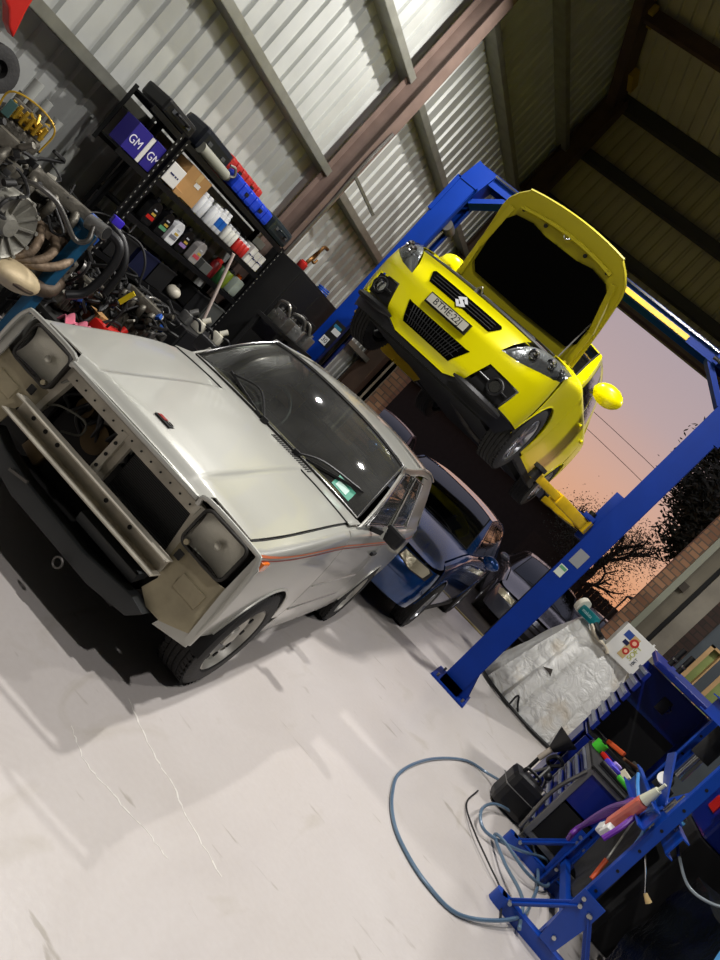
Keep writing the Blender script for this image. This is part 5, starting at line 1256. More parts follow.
# first engine : bell housing towards the room
def ex1(root,rnd):
    g=G(M('bell alloy',(150,148,138),.5,.5,var=.2,bump=.3)); c=Vector((.40,-.02,.27)); ax=Vector((.85,-.45,.15)).normalized()
    g.lathe([(.19,-.08),(.19,0),(.18,.012),(.165,.0),(.07,-.03),(.05,.02),(0,.02)],c,ax,36)
    x=ax.orthogonal().normalized(); y=ax.cross(x)
    for i in range(12):
        t=2*PI*i/12; v=x*math.cos(t)+y*math.sin(t); g.bar(c+v*.07-ax*.02,c+v*.17+ax*.004,.012,.03,up=ax); g.cyl(c+v*.18,c+v*.18+ax*.025,.012,n=8)
    g.build('bell_housing',root)
g=engine('grimy engine with a round ribbed bell housing at the left edge',(-3.62,2.78,.55),(.62,.42,.62),11,R(35),ex1)
def ex2(root,rnd):
    g=G(rust)
    for i in range(4):
        x=-.13+.1*i; g.tube([(x,-.22,.38),(x+.0,-.33,.34),(x*.6-.03,-.38,.24),(-.16,-.36,.12)],.026,12)
    g.box((.02,-.215,.385),(.44,.02,.07),bev=.006); g.tube([(-.14,-.37,.14),(-.22,-.38,.04),(-.32,-.36,-.01)],.05,14); g.build('exhaust_manifold',root)
    g=G(black); g.tube([(.25,-.22,.62),(.36,-.28,.60),(.40,-.30,.45),(.38,-.30,.25),(.30,-.30,.16)],.028,14); g.tube([(.30,-.1,.66),(.42,-.15,.62),(.5,-.2,.5),(.52,-.2,.3)],.025,12); g.build('radiator_hose',root)
    g=G(alu); g.cyl((.12,-.30,.60),(.20,-.40,.62),.045,n=24); g.m(blackm).cyl((.199,-.399,.62),(.203,-.405,.621),.036,n=24); g.m(M('blue sensor',(60,40,190),.4)).box((.22,-.36,.71),(.07,.05,.05),bev=.008); g.build('throttle_body',root)
    g=G(M('coolant pipe',(96,94,90),.4,.7)); g.tube([(-.34,-.30,.42),(-.28,-.38,.56),(-.12,-.42,.58),(.08,-.40,.48),(.14,-.42,.52),(.13,-.38,.60)],.016,10); g.build('coolant_pipe',root)
engine('brown-stained engine with four rusty exhaust branches',(-3.62,3.42,.50),(.60,.44,.60),23,R(90-25),ex2)
def ex3(root,rnd):
    g=G(yell)
    for i in range(12):
        g.bar((rnd.uniform(-.15,.15),rnd.uniform(-.14,.02),.10+rnd.random()*.16),(rnd.uniform(-.15,.15),rnd.uniform(-.14,.02),.12+rnd.random()*.18),.02,.02,bev=.003)
    for i in range(6): g.cyl((-.12+.05*i,-.13,.14),(-.12+.05*i,-.15,.24),.014,n=8)
    g.tube([(-.16,-.15,.06),(-.18,-.16,.26),(.0,-.16,.32),(.17,-.15,.27),(.18,-.14,.08)],.007,8); g.build('gold_linkage',root)
    g=G(M('blue green cover',(60,92,88),.5)); g.box((-.12,-.15,.17),(.06,.03,.12),bev=.006); g.build('side_cover',root)
root=thing('carburettor','gold-plated carburettor bank sitting on the ribbed-bell engine','carburettor',(-3.52,2.88,1.17),R(50)); root.scale=(.72,.72,.72)
g=G(grime); g.box((0,0,.06),(.34,.22,.12),bev=.02); g.box((0,.02,.18),(.3,.14,.16),bev=.03); g.m(bcon).tube([(-.2,-.1,.02),(0,-.2,.0),(.2,-.1,.02)],.014,8)
for i in range(4): g.m(grime).cyl((-.12+.08*i,.02,.24),(-.12+.08*i,.02,.31),.03,n=16)
g.build('body',root); ex3(root,random.Random(4))
# engine stand, catalytic shield, cover, jug etc
tealb=M('teal stand paint',(22,82,118),.4,.2,var=.15)
root=thing('engine_stand','teal-blue engine stand post rising in front of the rusty manifold','engine stand',(-3.28,3.44,0))
g=G(tealb); g.box((0,0,.56),(.07,.07,1.0),bev=.005); g.build('mast',root)
g=G(tealb); g.bar((0,0,1.02),(-.18,.02,1.06),.07,.07); g.cyl((-.02,0,1.0),(-.12,0,1.0),.05,n=16); g.build('head',root)
g=G(tealb); g.bar((.3,-.02,.08),(-.6,0,.08),.06,.06,bev=.004); g.bar((.3,-.35,.07),(.3,.3,.07),.06,.06,bev=.004); g.bar((0,0,.4),(.25,0,.1),.04,.04); g.build('base',root)
for y in (-.3,.25): G(blackm).cyl((.3,y-.015,.03),(.3,y+.015,.03),.03,n=16).build('castor',root)
g=G(M('cream heat shield',(196,178,142),.55,.2,var=.25,vscale=8,bump=.2)); g.sph((0,0,.0),.13,(1.0,1.35,.62),24); g.m(brown).lathe([(.135,-.012),(.14,0),(.135,.012)],(0,0,-.01),(0,0,1),24); g.tube([(.0,.12,0),(.02,.24,.02),(-.05,.34,.08)],.045,12)
tag(g.build('catalytic_converter',at=(-3.27,3.22,.60)),'cream oval catalytic converter below the bell housing','exhaust part')
root=thing('work_table','low steel table piled with engine scraps behind the silver-white car','table',(-3.42,4.25,0))
G(M('table steel',(50,50,48),.6,.4,var=.3)).box((0,0,.47),(.62,1.25,.03)).build('top',root)
for x in (-.27,.27):
    for y in (-.58,.58): G(blackm).box((x,y,.23),(.035,.035,.455)).build('leg',root)
engine('small dark gearbox casting at the back of the low table',(-3.55,4.62,.487),(.36,.28,.34),31,R(20))
engine('half-stripped alloy engine lump at the near end of the low table',(-3.52,3.86,.487),(.3,.26,.26),37,R(110))
g=G(redp); g.box((0,0,.07),(.13,.28,.13),bev=.035); g.cyl((0,.1,.13),(0,.12,.17),.025); g.m(black).tube([(0,-.1,.13),(0,-.05,.17),(0,.05,.17),(0,.08,.13)],.012)
tag(g.build('fuel_can',at=(-3.22,4.08,.487)),'bright red fuel can at the edge of the low table','fuel can')
g=G(M('pink rag',(216,120,140),.9,bump=.4)); 
g.grid(lambda u,v:(.09*u,.10*v,.05+.03*math.sin(5*u+2*v)+.025*math.cos(6*v-u)-.03*(u*u+v*v)),frange(-1,1,14),frange(-1,1,14),thick=.006)
tag(g.build('rag',at=(-3.2,3.80,.487)),'crumpled pink rag beside the red fuel can','rag')
carton('cardboard_box','small open brown carton between the pink rag and the engines',(-3.36,4.07,.56),(.12,.11,.14),kraft)
g=G(M('tag yellow',(222,196,30),.4)); g.box((0,0,0),(.035,.012,.12),(.0,.3,.2),bev=.003)
tag(g.build('yellow_tag',at=(-3.17,3.93,.86)),'yellow tag hanging off the black hoses','tag')
g=G(bcon)
g.tube([(0,0,.12),(-.04,-.04,.25),(-.12,-.1,.32),(-.22,-.2,.3)],.008); g.tube([(0,0,.06),(.02,.03,-.1),(-.02,.06,-.3),(-.05,.1,-.36)],.008)
tag(g.build('loose_wire',at=(-3.17,3.93,.86)),'loose black wire carrying the yellow tag','wire')
root=thing('floor_jack','red and white trolley jack head behind the grey car near the black handle','jack',(-3.1,4.85,0))
g=G(redp); g.box((0,0,.42),(.12,.2,.16),bev=.02); g.build('body',root); g=G(white); g.box((.0,-.0,.55),(.09,.1,.08),bev=.015); g.tube([(.0,.1,.5),(.05,.2,.45),(.0,.28,.4)],.02); g.build('nozzle',root); g=G(black); g.box((0,0,.17),(.2,.3,.34),bev=.02); g.build('base',root)
root=thing('parts_washer','low black bin cabinet below the racks behind the grey car','cabinet',(-3.68,5.55,0))
g=G(crate); g.box((0,0,.42),(.44,.95,.84),bev=.01); g.build('body',root)
for z in (.2,.48,.72): d=G(M('drawer black',(28,28,30),.4)).box((.225,0,z),(.012,.9,.22),bev=.004).build('drawer',root); G(steel).bar((.24,-.2,z+.07),(.24,.2,z+.07),.012,.014).build('drawer_handle',d)
rnd=random.Random(8)
for i,(y,lab) in enumerate(((5.2,'white-capped silver part on the black bin cabinet, near end'),(5.42,'small pale fitting in the middle of the black bin cabinet'),(5.75,'white plastic elbow at the far end of the black bin cabinet'))):
    g=G(plug if i else alu); g.box((0,0,.05),(.1,.09,.1),bev=.02); g.cyl((0,0,.1),(.03,.03,.16),.025); g.m(black).tube([(.02,0,.08),(.09,.04,.1),(.12,.1,.04)],.012); tag(g.build('fitting',at=(-3.62,y,.841)),lab,'engine part')
g=G(M('blue bin',(16,66,150),.4)); g.box((0,0,.11),(.36,.4,.22),bev=.02)
tag(g.build('parts_bin',at=(-2.95,2.95,.0)),'blue plastic bin on the floor left of the silver-white car','bin')
# ================================================================ right side : covered machine, tool chest, press, hose
cov=bpy.data.materials.new('dusty plastic sheet'); cov.use_nodes=True
nt=cov.node_tree; b=nt.nodes['Principled BSDF']; b.inputs['Roughness'].default_value=.38; tc=nt.nodes.new('ShaderNodeTexCoord'); n=nt.nodes.new('ShaderNodeTexNoise'); n.inputs['Scale'].default_value=2.2; n.inputs['Detail'].default_value=6
rp_=nt.nodes.new('ShaderNodeValToRGB'); rp_.color_ramp.elements[0].position=.56; rp_.color_ramp.elements[0].color=(*lin((222,222,218)),1); rp_.color_ramp.elements[1].position=.78; rp_.color_ramp.elements[1].color=(*lin((196,178,146)),1)
nt.links.new(tc.outputs['Object'],n.inputs['Vector']); nt.links.new(n.outputs['Fac'],rp_.inputs['Fac']); nt.links.new(rp_.outputs['Color'],b.inputs['Base Color'])
n2=nt.nodes.new('ShaderNodeTexNoise'); n2.inputs['Scale'].default_value=4.5; n2.inputs['Detail'].default_value=4; n2.inputs['Distortion'].default_value=1.5; bp=nt.nodes.new('ShaderNodeBump'); bp.inputs['Strength'].default_value=.55; bp.inputs['Distance'].default_value=.08
nt.links.new(tc.outputs['Object'],n2.inputs['Vector']); nt.links.new(n2.outputs['Fac'],bp.inputs['Height']); nt.links.new(bp.outputs['Normal'],b.inputs['Normal'])
root=thing('covered_machine','machine hidden under a crumpled grey-white plastic sheet beside the lift column','covered machine',(.85,9.3,0))
g=G(cov)
# drape: cone-like from a ridge (x .35->1.35, z 1.30) to an oval foot
def drape(a,t):
    rx=Vector((math.cos(a),math.sin(a)))
    sx=-.36 if rx.x<0 else .42
    top=Vector((sx*min(1,abs(rx.x)*1.3),rx.y*.16)); w=.76 if rx.x<0 else .72
    foot=Vector((rx.x*w,rx.y*.66))
    p=top*(1-t)+foot*t
    zt=1.30-.08*ss((p.x+.1)/.6)
    z=zt*(1-t**1.25)+.02
    fold=(.06*math.sin(9*a+2.2*math.sin(3*a))+.035*math.sin(23*a+1.3+2*t)+.02*math.sin(41*a+5*t))*t*(1.2-.5*t)+.012*math.sin(14*t+5*a)
    p=p*(1+fold)
    return (p.x,p.y,max(.015,z+.012*math.sin(17*a+6*t)*(1-t)*t*4))
n_=120; ts=frange(0,1,22)
verts=[];fs=[]
for i in range(n_):
    for t in ts: verts.append(drape(2*PI*i/n_,t))
m=len(ts)
for i in range(n_):
    for j in range(m-1): fs.append((i*m+j,((i+1)%n_)*m+j,((i+1)%n_)*m+j+1,i*m+j+1))
vs_=g._add(verts,fs,True); g.bm.faces.new([vs_[i*m] for i in range(n_)])
g.build('plastic_sheet',root)
g=G(M('strap black',(22,22,24),.6)); g.tube([drape(R(250),t) for t in (1,.9)]+[(x,-.62+.1*abs(x),.03) for x in (-.1,.3,.6)],.012,6); g.tube([(math.cos(R(a))*.80,math.sin(R(a))*.70,.03) for a in range(170,350,12)],.022,6,sub=2); g.build('strap',root)
g=G(M('torn patch',(60,54,50),.8)); g.patch([(-.12,.60),(-.02,.66),(.02,.58),(-.03,.60)],lambda x,z:(x-.18,-.46-.12*(.66-z),z),thick=.004); g.build('tear',root)

teal=M('teal tool body',(10,112,120),.35,0,coat=.3)
root=thing('power_polisher','teal and black power polisher lying on top of the plastic sheet','power tool',(.52,9.12,1.30),R(-35))
g=G(teal); g.box((0,0,.09),(.26,.12,.13),bev=.03); g.cyl((-.02,0,.09),(.14,0,.07),.05,n=16); g.build('motor_body',root)
g=G(black); g.tube([(.12,0,.07),(.24,0,.03),(.32,0,.01)],.035,10,radii=[.045,.032,.035]); g.build('grip',root)
g=G(M('pad white',(226,222,206),.8)); g.cyl((-.19,0,.13),(-.13,0,.12),.10,n=24); g.build('polishing_pad',root)
g=G(M('print pale',(190,220,220),.5)); text_mesh(g,'makita',.06,frame_mtx((-.0,-.0615,.095),(1,0,0),(0,0,1)),.001); g.build('lettering',root)
g=G(M('pale cloth',(222,212,190),.9)); g.grid(lambda u,v:(.18*u,.07*v,.03+.02*math.sin(4*u+v)-.05*u),frange(-1,1,12),frange(-1,1,6),thick=.02)
tag(g.build('cloth',at=(.78,9.05,1.26)),'pale folded cloth on the plastic sheet right of the polisher','cloth')
# stand and the printed white box
root=thing('printed_box','white box with a picture of red rolls and a yellow-green caption','box',(1.08,9.12,1.235),R(6))
w=.44;h=.42; g=G(M('box white',(226,226,222),.5)); g.box((0,0,h/2),(w,.16,h),bev=.004); g.build('carton',root)
g=G(M('print blue',(44,74,150),.5)); y_=-.082
def P2(pts,mat,o=0.): g.m(mat).patch([(-b_,a_) for a_,b_ in pts],lambda x,z:(x,y_-o,z+h/2),thick=.0008,smooth=False)
P2([(.07,.07),(.155,.07),(.155,.165),(.07,.165)],M('print blue'))
P2([(-.14,-.02),(.155,-.02),(.155,.07),(-.14,.07)],M('print tan',(196,170,120),.5))
P2([(-.0,.05),(.05,.05),(.05,.12),(-.0,.12)],M('print navy2',(20,28,70),.5),.001)
for cx_,cz_,r_ in ((.08,.01,.052),(-.05,.02,.04)):
    P2([(cx_+r_*math.cos(t),cz_+r_*math.sin(t)) for t in frange(0,2*PI,20)[:-1]],M('print red',(186,44,40),.5),.002)
    P2([(cx_+r_*.5*math.cos(t),cz_+r_*.5*math.sin(t)) for t in frange(0,2*PI,16)[:-1]],M('print peach',(240,190,160),.5),.003)
g.m(M('print lime',(176,182,30),.5)); text_mesh(g,'SOFT',.085,frame_mtx((.065,y_-.001,h/2),(0,0,1),(-1,0,0)),.0008)
g.m(M('print ink',(50,60,80),.5)); text_mesh(g,'10KT',.05,frame_mtx((.135,y_-.001,h/2-.08),(0,0,1),(-1,0,0)),.0008)
g.build('printed_face',root)
G(M('box white')).cyl((.17,-.0,.42),(.17,-.0,.445),.012,n=10).build('handle_stud',root)

# ---------------- tool cart with upper cabinet
tblue=M('tool chest blue',(6,30,118),.35,0,coat=.3); tgrey=M('tool chest grey',(120,120,118),.4,.5); dkb=M('dark blue inside',(8,20,66),.6)
root=thing('tool_cart','grey-framed blue tool cart with stacked drawers in front of the covered machine','tool cart',(1.3,5.65,0))
g=G(tgrey)
for x in (-.28,.28):
    for y in (-.35,.35): g.box((x,y,.42),(.04,.04,.64),bev=.004)
for z in (.12,.73):
    for y in (-.35,.35): g.box((0,y,z),(.56,.035,.035))
    for x in (-.28,.28): g.box((x,0,z),(.035,.70,.035))
g.build('frame',root)
G(tblue).box((0,-.345,.59),(.52,.012,.26)).m(blackm).box((0,-.34,.29),(.52,.012,.30)).build('end_panel',root)  # black lower sheet stands in for shade in the open bay
G(dkb).box((.27,0,.42),(.012,.66,.6)).box((0,.34,.42),(.52,.012,.6)).box((0,0,.12),(.52,.66,.012)).build('body',root)
for i,(z,hh) in enumerate(((.68,.07),(.60,.07),(.52,.07),(.42,.10),(.29,.13),(.18,.07))):
    d=G(tblue).box((-.285,0,z),(.02,.64,hh-.012),bev=.003).build('drawer',root); G(M('handle silver',(170,178,196),.3,.7)).box((-.302,0,z+hh*.28),(.018,.62,.016),bev=.003).build('drawer_handle',d)
G(blackm).box((0,0,.755),(.60,.76,.02),bev=.004).build('top_mat',root)
for x in (-.27,.27):
    for y in (-.34,.34):
        G(tgrey).box((x,y,.075),(.04,.03,.06)).m(rubber).cyl((x-.015,y,.04),(x+.015,y,.04),.04,n=18).build('castor',root)
G(steel).tube([(-.30,-.38,.70),(-.36,-.42,.45),(-.34,-.44,.12)],.014).build('side_tube',root)

root=thing('tool_cabinet','open blue tool cabinet with silver drawer edges and a raised blue lid','tool cabinet',(1.27,6.4,0))
g=G(tblue); g.box((0,.25,.76),(.62,.012,1.5)); g.box((.305,0,.76),(.012,.5,1.5)); g.box((-.305,.1,.38),(.012,.3,.74)); g.box((0,0,.77),(.6,.5,.012)); g.box((0,0,.05),(.6,.5,.02)); g.box((0,-.245,.40),(.6,.012,.70)); g.build('body',root)
g=G(blackm); g.box((.0,.23,.98),(.58,.02,.34)); g.box((0,-.02,.79),(.58,.44,.03)); g.build('foam_liner',root)
for i in range(6):
    z=.86+i*.11
    d=G(tblue).box((-.30,0,z),(.03,.48,.085),bev=.003).build('drawer',root); G(M('handle silver')).box((-.322,0,z+.02),(.02,.46,.03),bev=.004).build('drawer_handle',d)
g=G(tblue); g.box((0,-.0,1.57),(.66,.52,.05),(.10,0,0),bev=.01); lid=g.build('lid',root)
g=G(tblue); g.box((0,.235,1.32),(.5,.02,.34)); g.m(M('latch black',(30,30,32),.4)).box((.02,.22,1.33),(.09,.015,.13),bev=.005); g.m(chrome).tube([(.05,.20,1.36),(.08,.18,1.34),(.07,.2,1.30)],.007); g.build('back_panel',root)

for i,x in enumerate((-.22,-.14)):
    o=G(black).cyl((0,0,0),(0,0,.17),.022,n=12).m(chrome).cyl((0,0,.05),(0,0,.07),.024,n=12).build('scraper',at=(1.02+i*.08,6.18,1.603)); tag(o,('black-handled tool standing on the left corner of the raised blue lid','second black-handled tool on the raised blue lid')[i],'tool')
# tools lying on the cart
def small(name,label,cat,at,fn,rz=0):
    g=G(black); fn(g); o=g.build(name,at=at); o.rotation_euler=(0,0,rz); return tag(o,label,cat)
gr=M('tool green',(70,190,50),.4)
small('inspection_lamp','long black and bright green work lamp on the front edge of the tool cart','lamp',(1.22,5.42,.768),lambda g:(g.box((0,0,.025),(.34,.05,.04),bev=.012),g.m(gr).box((.03,0,.04),(.14,.055,.035),bev=.012),g.m(black).box((.03,0,.06),(.03,.03,.01))),R(-12))
small('spool','small bright green spool at the drawer side of the tool cart','spool',(1.06,5.92,.768),lambda g:(g.m(gr).cyl((0,0,0),(0,0,.07),.05,n=18),g.m(black).cyl((0,0,.07),(0,0,.085),.02)))
small('screwdriver_pouch','violet-blue glove bundle beside the green lamp','glove',(1.16,5.62,.768),lambda g:(g.m(M('violet',(70,60,190),.5)).box((0,0,.03),(.10,.12,.05),bev=.02),g.m(M('lilac',(170,150,210),.5)).box((.03,.02,.06),(.06,.04,.03),bev=.01)),R(20))
small('paper_card','cream card lying on the tool cart','card',(1.32,5.75,.768),lambda g:(g.m(M('card cream',(206,200,176),.6)).box((0,0,.03),(.10,.16,.05),(.0,.2,0),bev=.003)),R(10))
small('ratchet','red-handled ratchet at the back of the tool cart','ratchet',(1.15,5.8,.768),lambda g:(g.m(redp).box((0,0,.02),(.05,.16,.035),bev=.012),g.m(chrome).cyl((0,.08,.02),(0,.2,.02),.01),g.cyl((0,.2,.005),(0,.2,.04),.025)),R(40))
small('pliers','orange-red pliers on the far end of the tool cart','pliers',(1.42,5.93,.768),lambda g:(g.m(M('grip red',(196,52,34),.4)).tube([(-.02,0,.02),(-.05,-.08,.03),(-.03,-.17,.02)],.013,8),g.tube([(.02,0,.02),(.05,-.08,.03),(.03,-.17,.02)],.013,8),g.m(steel).box((0,.04,.02),(.04,.09,.02),bev=.006)),R(60))
small('pistol_grip_tool','red and black rivet gun lying on the tool cart beside the card','power tool',(1.44,5.6,.768),lambda g:(g.m(M('grip red')).box((0,0,.04),(.08,.14,.07),bev=.02),g.m(black).box((0,-.08,.03),(.05,.08,.05),bev=.015)),R(-30))
small('screwdriver','orange-handled screwdriver in the open blue cabinet','screwdriver',(1.14,6.30,.808),lambda g:(g.m(M('grip orange',(226,96,50),.4)).bar((0,0,.02),(.16,-.05,.05),.04,.04,bev=.01),g.m(chrome).bar((0,0,.02),(-.16,.05,.02),.012,.012)),R(-20))
small('hammer','dark hammer with a wooden handle in the open blue cabinet','hammer',(1.36,6.25,.808),lambda g:(g.m(M('wood dark',(110,74,46),.6)).bar((-.12,0,.03),(.12,0,.03),.025,.025,bev=.008),g.m(steel).box((.12,0,.035),(.04,.11,.04),bev=.006)),R(50))

# black carry case with hoses on the floor
root=thing('carry_case','black rounded plastic case standing on the floor in front of the tool cart','case',(.86,5.64,0),R(12))
g=G(black); g.box((0,0,.16),(.28,.22,.30),bev=.05); g.build('shell',root)
G(M('case seam grey',(120,120,118),.4)).box((0,-.0,.185),(.284,.224,.006)).build('seam',root)
G(black).tube([(-.08,0,.30),(-.07,0,.345),(.05,0,.345),(.06,0,.30)],.012).build('handle',root)
G(chrome).cyl((.10,-.08,.30),(.10,-.08,.33),.02,n=14).build('valve',root)
small('cone_nozzle','black cone-shaped funnel leaning between the case and the plastic sheet','funnel',(.86,6.02,.0),lambda g:(g.m(black).cyl((.0,0,.50),(.03,.02,.66),.03,.10,n=20),g.m(M('tube pale',(170,160,146),.5)).cyl((-.02,-.02,.38),(0,0,.50),.022,n=12),g.m(black).cyl((-.02,-.02,0.01),(-.02,-.02,.38),.015)))
root=thing('air_fittings','tangle of black and grey tripod tubes behind the carry case','stand',(1.02,5.86,0))
root.location=(.93,5.92,0)
g=G(tgrey)
for a in (20,140,260): g.tube([(0,0,.42),(.1*math.cos(R(a)),.1*math.sin(R(a)),.2),(.14*math.cos(R(a)),.14*math.sin(R(a)),.01)],.011)
g.build('tripod',root); g=G(black); g.tube([(0,0,.42),(.04,-.03,.5),(-.03,-.06,.52),(-.05,.0,.44),(.03,.04,.4)],.016); g.sph((.03,-.04,.36),.035); g.build('clamp',root)

# ---------------- shop press (blue H frame) in the right foreground
pb=M('press blue paint',(4,62,160),.4,0,coat=.15,var=.08); bolt=M('bolt zinc',(190,192,190),.3,.9)
root=thing('shop_press','blue H-frame workshop press with bolted base rails and braces','press',(1.27,4.71,0))
PX=1.27
for y in (4.25,5.17):
    g=G(pb); g.box((1.27,y,.035),(.62,.006,.07)); g.box((1.27,y,.07),(.62,.07,.006)); g.box((1.27,y+.035,.035),(.62,.004,.07)); g.box((1.27,y-.035,.035),(.62,.004,.07)); g.cyl((.96,y,.0),(.96,y,.073),.037,n=18); g.build('base_rail',root,world=True)
    g=G(pb); sy=1 if y<4.7 else -1; yy=y+sy*.05
    g.box((PX,yy,.82),(.056,.006,1.64)); g.box((PX-.028,yy+sy*.025,.82),(.006,.05,1.64)); g.box((PX+.028,yy+sy*.025,.82),(.006,.05,1.64))
    g.m(blackm)
    for i in range(7): g.cyl((PX,yy-.006,.45+i*.16),(PX,yy+.006,.45+i*.16),.009,n=12)
    g.build('upright',root,world=True)
    for s in (-1,1):
        g=G(pb); a=Vector((PX+s*.26,y-.042,.08)); b_=Vector((PX+s*.03,y-.042,.36)); g.bar(a,b_,.008,.045,up=(0,1,0)); 
        g.bar(a+Vector((0,-.0,0)),b_,.04,.008,up=(0,1,0)); g.m(bolt)
        for p in (a,b_): g.cyl(p+Vector((0,-.03,0)),p,.012,n=8)
        g.build('brace',root,world=True)
    g=G(pb); g.prism([(PX-.05,.08),(PX+.05,.08),(PX+.07,.30),(PX+.07,.44),(PX-.07,.44),(PX-.07,.30)],'y',y-.052,y-.044); g.m(bolt)
    for x,z in ((0,.14),(-.04,.40),(.04,.36)): g.cyl((PX+x,y-.064,z),(PX+x,y-.05,z),.012,n=8)
    g.build('gusset_plate',root,world=True)
for z in (.93,1.6):
    for s in (-1,1): G(pb).box((PX+s*.075,4.71,z),(.008,.94,.12)).box((PX+s*.095,4.71,z+.06),(.04,.94,.008)).box((PX+s*.095,4.71,z-.06),(.04,.94,.008)).build('bed_channel' if z<1 else 'head_channel',root,world=True)
G(pb).box((PX,4.71,.22),(.04,.86,.05)).build('tie_bar',root,world=True)
g=G(pb)
for k,(y,t) in enumerate(((4.60,.25),(4.60,-.5))):
    pass
g.bar((PX-.03,4.50,1.0),(PX-.16,4.62,1.24),.10,.012,up=(1,0,0)); g.bar((PX-.03,4.50,1.0),(PX+.04,4.38,1.24),.10,.012,up=(1,0,0)); g.build('v_plate',root,world=True)
g=G(chrome); g.cyl((PX,4.80,1.15),(PX,4.80,1.6),.03,n=16); g.m(blackm).cyl((PX,4.80,1.32),(PX,4.80,1.62),.06,n=20); g.build('ram',root,world=True)
g=G(M('gauge face',(226,226,220),.4)); g.cyl((PX-.08,4.62,1.10),(PX-.10,4.60,1.11),.04,n=20); g.m(black).cyl((PX-.075,4.625,1.10),(PX-.09,4.61,1.105),.047,n=20); g.build('pressure_gauge',root,world=True)
# black hanging mat between the uprights
root=thing('hanging_mat','dark rubber mat hanging inside the blue press frame','mat',(1.30,4.71,.26))
G(M('mat dark grey',(40,40,40),.7,bump=.3)).grid(lambda u,v:(.02*math.sin(4*u+v),.34*u,.30*v+.30),frange(-1,1,16),frange(-1,1,8),thick=.012).build('sheet',root)
g=G(M('wire silver',(170,168,160),.4,.6)); g.tube([(-.04,.1,.62),(-.05,-.05,.50),(-.045,-.2,.30)],.006); g.m(M('grip orange')).cyl((-.045,-.2,.30),(-.045,-.27,.18),.014,n=10); g.build('clip_lead',root)
# purple hose bundle hanging on the bed channel
g=G(M('purple hose',(104,44,150),.4,coat=.3))
for k in range(4): g.tube([(-.11-.01*k,.42-.03*k,-.52+.02*k),(-.13,.34,-.38),(-.14+.01*k,.18,-.16),(-.13,.0,-.02+.01*k),(-.1,-.12,.0),(-.12,-.20,-.10),(-.15,-.24,-.22)],.016,8)
tag(g.build('purple_hose',at=(1.27,4.58,.88)),'bundle of purple hose draped over the press bed','hose')
root=thing('air_gun','pink-bodied blow gun with white end caps clipped on the press frame','air tool',(1.14,4.46,.86))
a=Vector((0,.06,-.16)); b2=Vector((.0,-.05,.10))
G(M('gun pink',(206,104,84),.35,coat=.4)).bar(a,b2,.07,.07,bev=.02).build('body',root)
G(white).bar(a+Vector((0,-.03,-.0)),a+Vector((0,.05,-.06)),.06,.06,bev=.01).bar(a+Vector((0,-.07,.02)),a+Vector((0,-.02,-.05)),.05,.05,bev=.01).build('end_cap',root)
G(M('nozzle cream',(210,212,190),.4)).cyl(b2,b2+Vector((0,-.03,.10)),.035,.02,n=16).cyl(b2+Vector((0,-.03,.10)),b2+Vector((0,-.045,.15)),.01,n=10).build('nozzle',root)
root=thing('blue_air_line','light blue air line looping over the press frame','hose',(1.1,4.7,.9))
G(M('air line blue',(70,140,210),.35,coat=.4)).tube([(0.0,.05,.10),(.02,-.06,.06),(.08,-.16,-.0),(.16,-.22,-.06),(.2,-.2,-.2)],.011).build('line',root)
root=thing('impact_driver','orange and black impact driver on top of the press head','power tool',(1.27,4.55,1.665))
G(M('grip orange')).cyl((-.08,0,.05),(.03,0,.05),.04,n=16).build('motor_body',root); G(black).cyl((.03,0,.05),(.1,0,.05),.03,n=14).box((-.03,.0,.0),(.05,.05,.08),bev=.01).build('grip',root); G(chrome).cyl((.1,0,.05),(.2,0,.05),.01).build('bit',root)
root=thing('flex_lead','silver-tipped grey cable curling from the press bed to the right','cable',(1.42,4.3,.9))
G(M('cable grey',(140,150,156),.4,.3)).tube([(-.08,.1,.08),(.0,.02,.0),(.1,-.05,-.06),(.2,-.1,-.03),(.32,-.1,.06)],.008).m(chrome).tube([(-.08,.1,.08),(-.04,.06,.04),(0,.02,0)],.012).m(M('brass',(170,112,50),.3,.9)).cyl((-.09,.11,.09),(-.12,.14,.11),.018,n=10).build('line',root)
root=thing('grease_probe','thin steel probe with a cream tip hanging from the purple hose','probe',(1.36,4.3,.72))
G(chrome).tube([(-.06,.02,.06),(0,0,0),(.07,-.01,-.08)],.005).build('rod',root); G(M('tip cream',(220,190,130),.5)).cyl((.07,-.01,-.08),(.11,-.015,-.10),.010,.018,n=10).build('tip',root)
for k,(y,z,lab) in enumerate(((4.42,1.0,'silver socket and adaptor on the near end of the press bed'),(4.95,1.0,'dark chuck standing on the far end of the press bed'))):
    g=G(chrome if k==0 else blackm); g.cyl((0,0,0),(0,0,.09),.04,n=18); g.cyl((.0,0,.09),(0,0,.14),.022,n=14); g.box((.06,.02,.03),(.05,.08,.05),bev=.01); tag(g.build('socket_adaptor',at=(1.27,y,z)),lab,'socket')
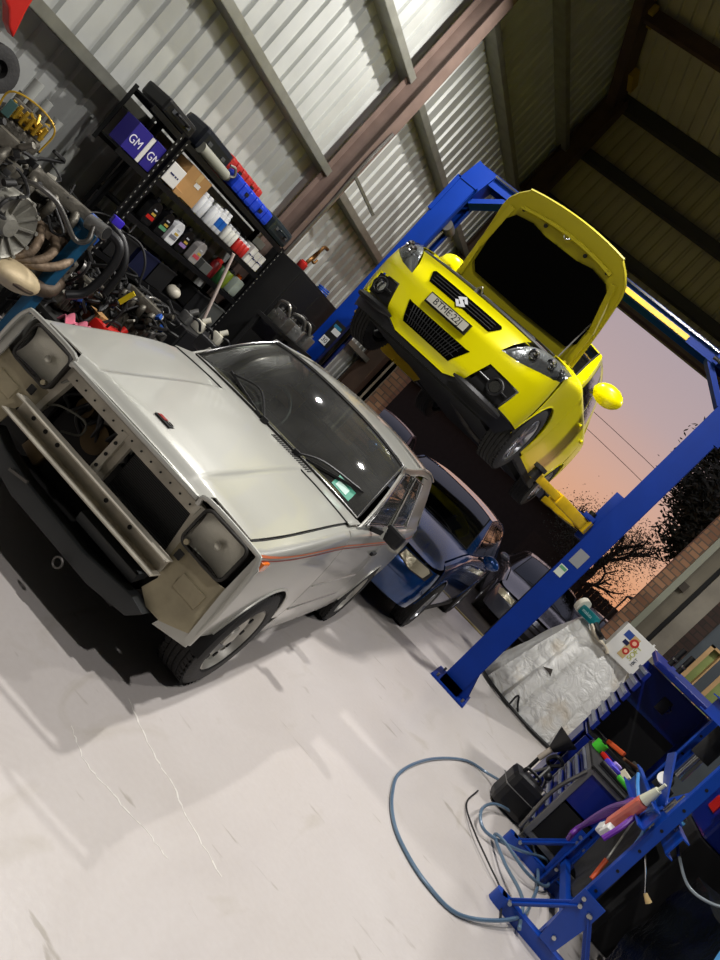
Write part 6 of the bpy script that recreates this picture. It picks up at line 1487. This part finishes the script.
# black wrapped crate with a light blue lid, bottom right corner
wrap=M('black wrap film',(14,18,22),.22,0,bump=.8,bscale=12)
root=thing('wrapped_crate','large crate wrapped in black plastic film in the bottom right corner','crate',(2.25,3.95,0))
g=G(wrap); 
t=bmesh.new(); bmesh.ops.create_cube(t,size=1); bmesh.ops.scale(t,vec=(1.1,1.7,.82),verts=t.verts[:]); bmesh.ops.translate(t,vec=(0,0,.42),verts=t.verts[:]); bmesh.ops.subdivide_edges(t,edges=t.edges[:],cuts=14,use_grid_fill=True)
rnd=random.Random(2)
for v in t.verts: v.co+=Vector((.012*math.sin(18*v.co.z+7*v.co.y),.012*math.sin(15*v.co.x+9*v.co.z),.01*math.sin(13*v.co.y+11*v.co.x)))
bmesh.ops.translate(t,vec=(0,0,.01),verts=t.verts[:]); g.merge(t,True); g.build('film',root)
root=thing('blue_tub','light blue plastic tub on the black wrapped crate, cut by the corner of the frame','tub',(1.70,3.52,.852),R(-21))
g=G(M('sky blue plastic',(84,160,220),.4)); g.box((0,0,.06),(.36,.9,.12),bev=.02); g.box((0,0,.125),(.38,.92,.02),bev=.006); g.build('shell',root)
root=thing('red_tool_case','small blue and red tool case on the shelf right of the press','case',(1.83,5.35,0))
g=G(tblue); g.box((0,0,1.12),(.3,.5,.3),bev=.02); g.m(redp).box((-.156,0,1.16),(.01,.16,.1),bev=.004); g.build('shell',root); g=G(blackm); g.box((0,0,.485),(.32,.52,.96),bev=.01); g.build('pedestal',root)

# ---------------- air hose on the floor
hm=M('grey blue air hose',(96,122,146),.3,.1,coat=.5)
H_=[(.82,5.62),(.66,5.85),(.46,5.71),(.25,5.07),(.15,4.44),(.19,4.08),(.29,3.83),(.42,3.71),(.58,3.66),(.77,3.71),(.97,3.98),(1.12,4.29),(1.2,4.67),(1.22,5.0),(1.14,5.41),(.99,5.62),(.78,5.36),(.68,4.93),(.77,4.82),(1.0,5.0),(1.25,5.31),(1.29,5.05),(1.11,4.84),(.89,4.85),(.84,4.91),(.94,4.63),(1.08,4.40),(1.12,4.15)]
root=thing('air_hose','long grey-blue air hose looping across the floor to the carry case','hose',(.7,4.6,0))
g=G(hm); rnd=random.Random(4)
pts=[(x,y,.012+(.0 if i<10 else .02*(i%3)+.03*(i>14))) for i,(x,y) in enumerate(H_)]; pts[0]=(.86,5.55,.2); pts[1]=(.66,5.85,.04)
g.tube(pts,.011,8); g.build('hose',root,world=True)
g=G(bcon); g.tube([(.64,5.42,.01),(.60,5.0,.012),(.70,4.7,.03),(.86,4.5,.03),(.98,4.38,.02),(1.02,4.1,.012)],.006,6); g.build('thin_lead',root,world=True)
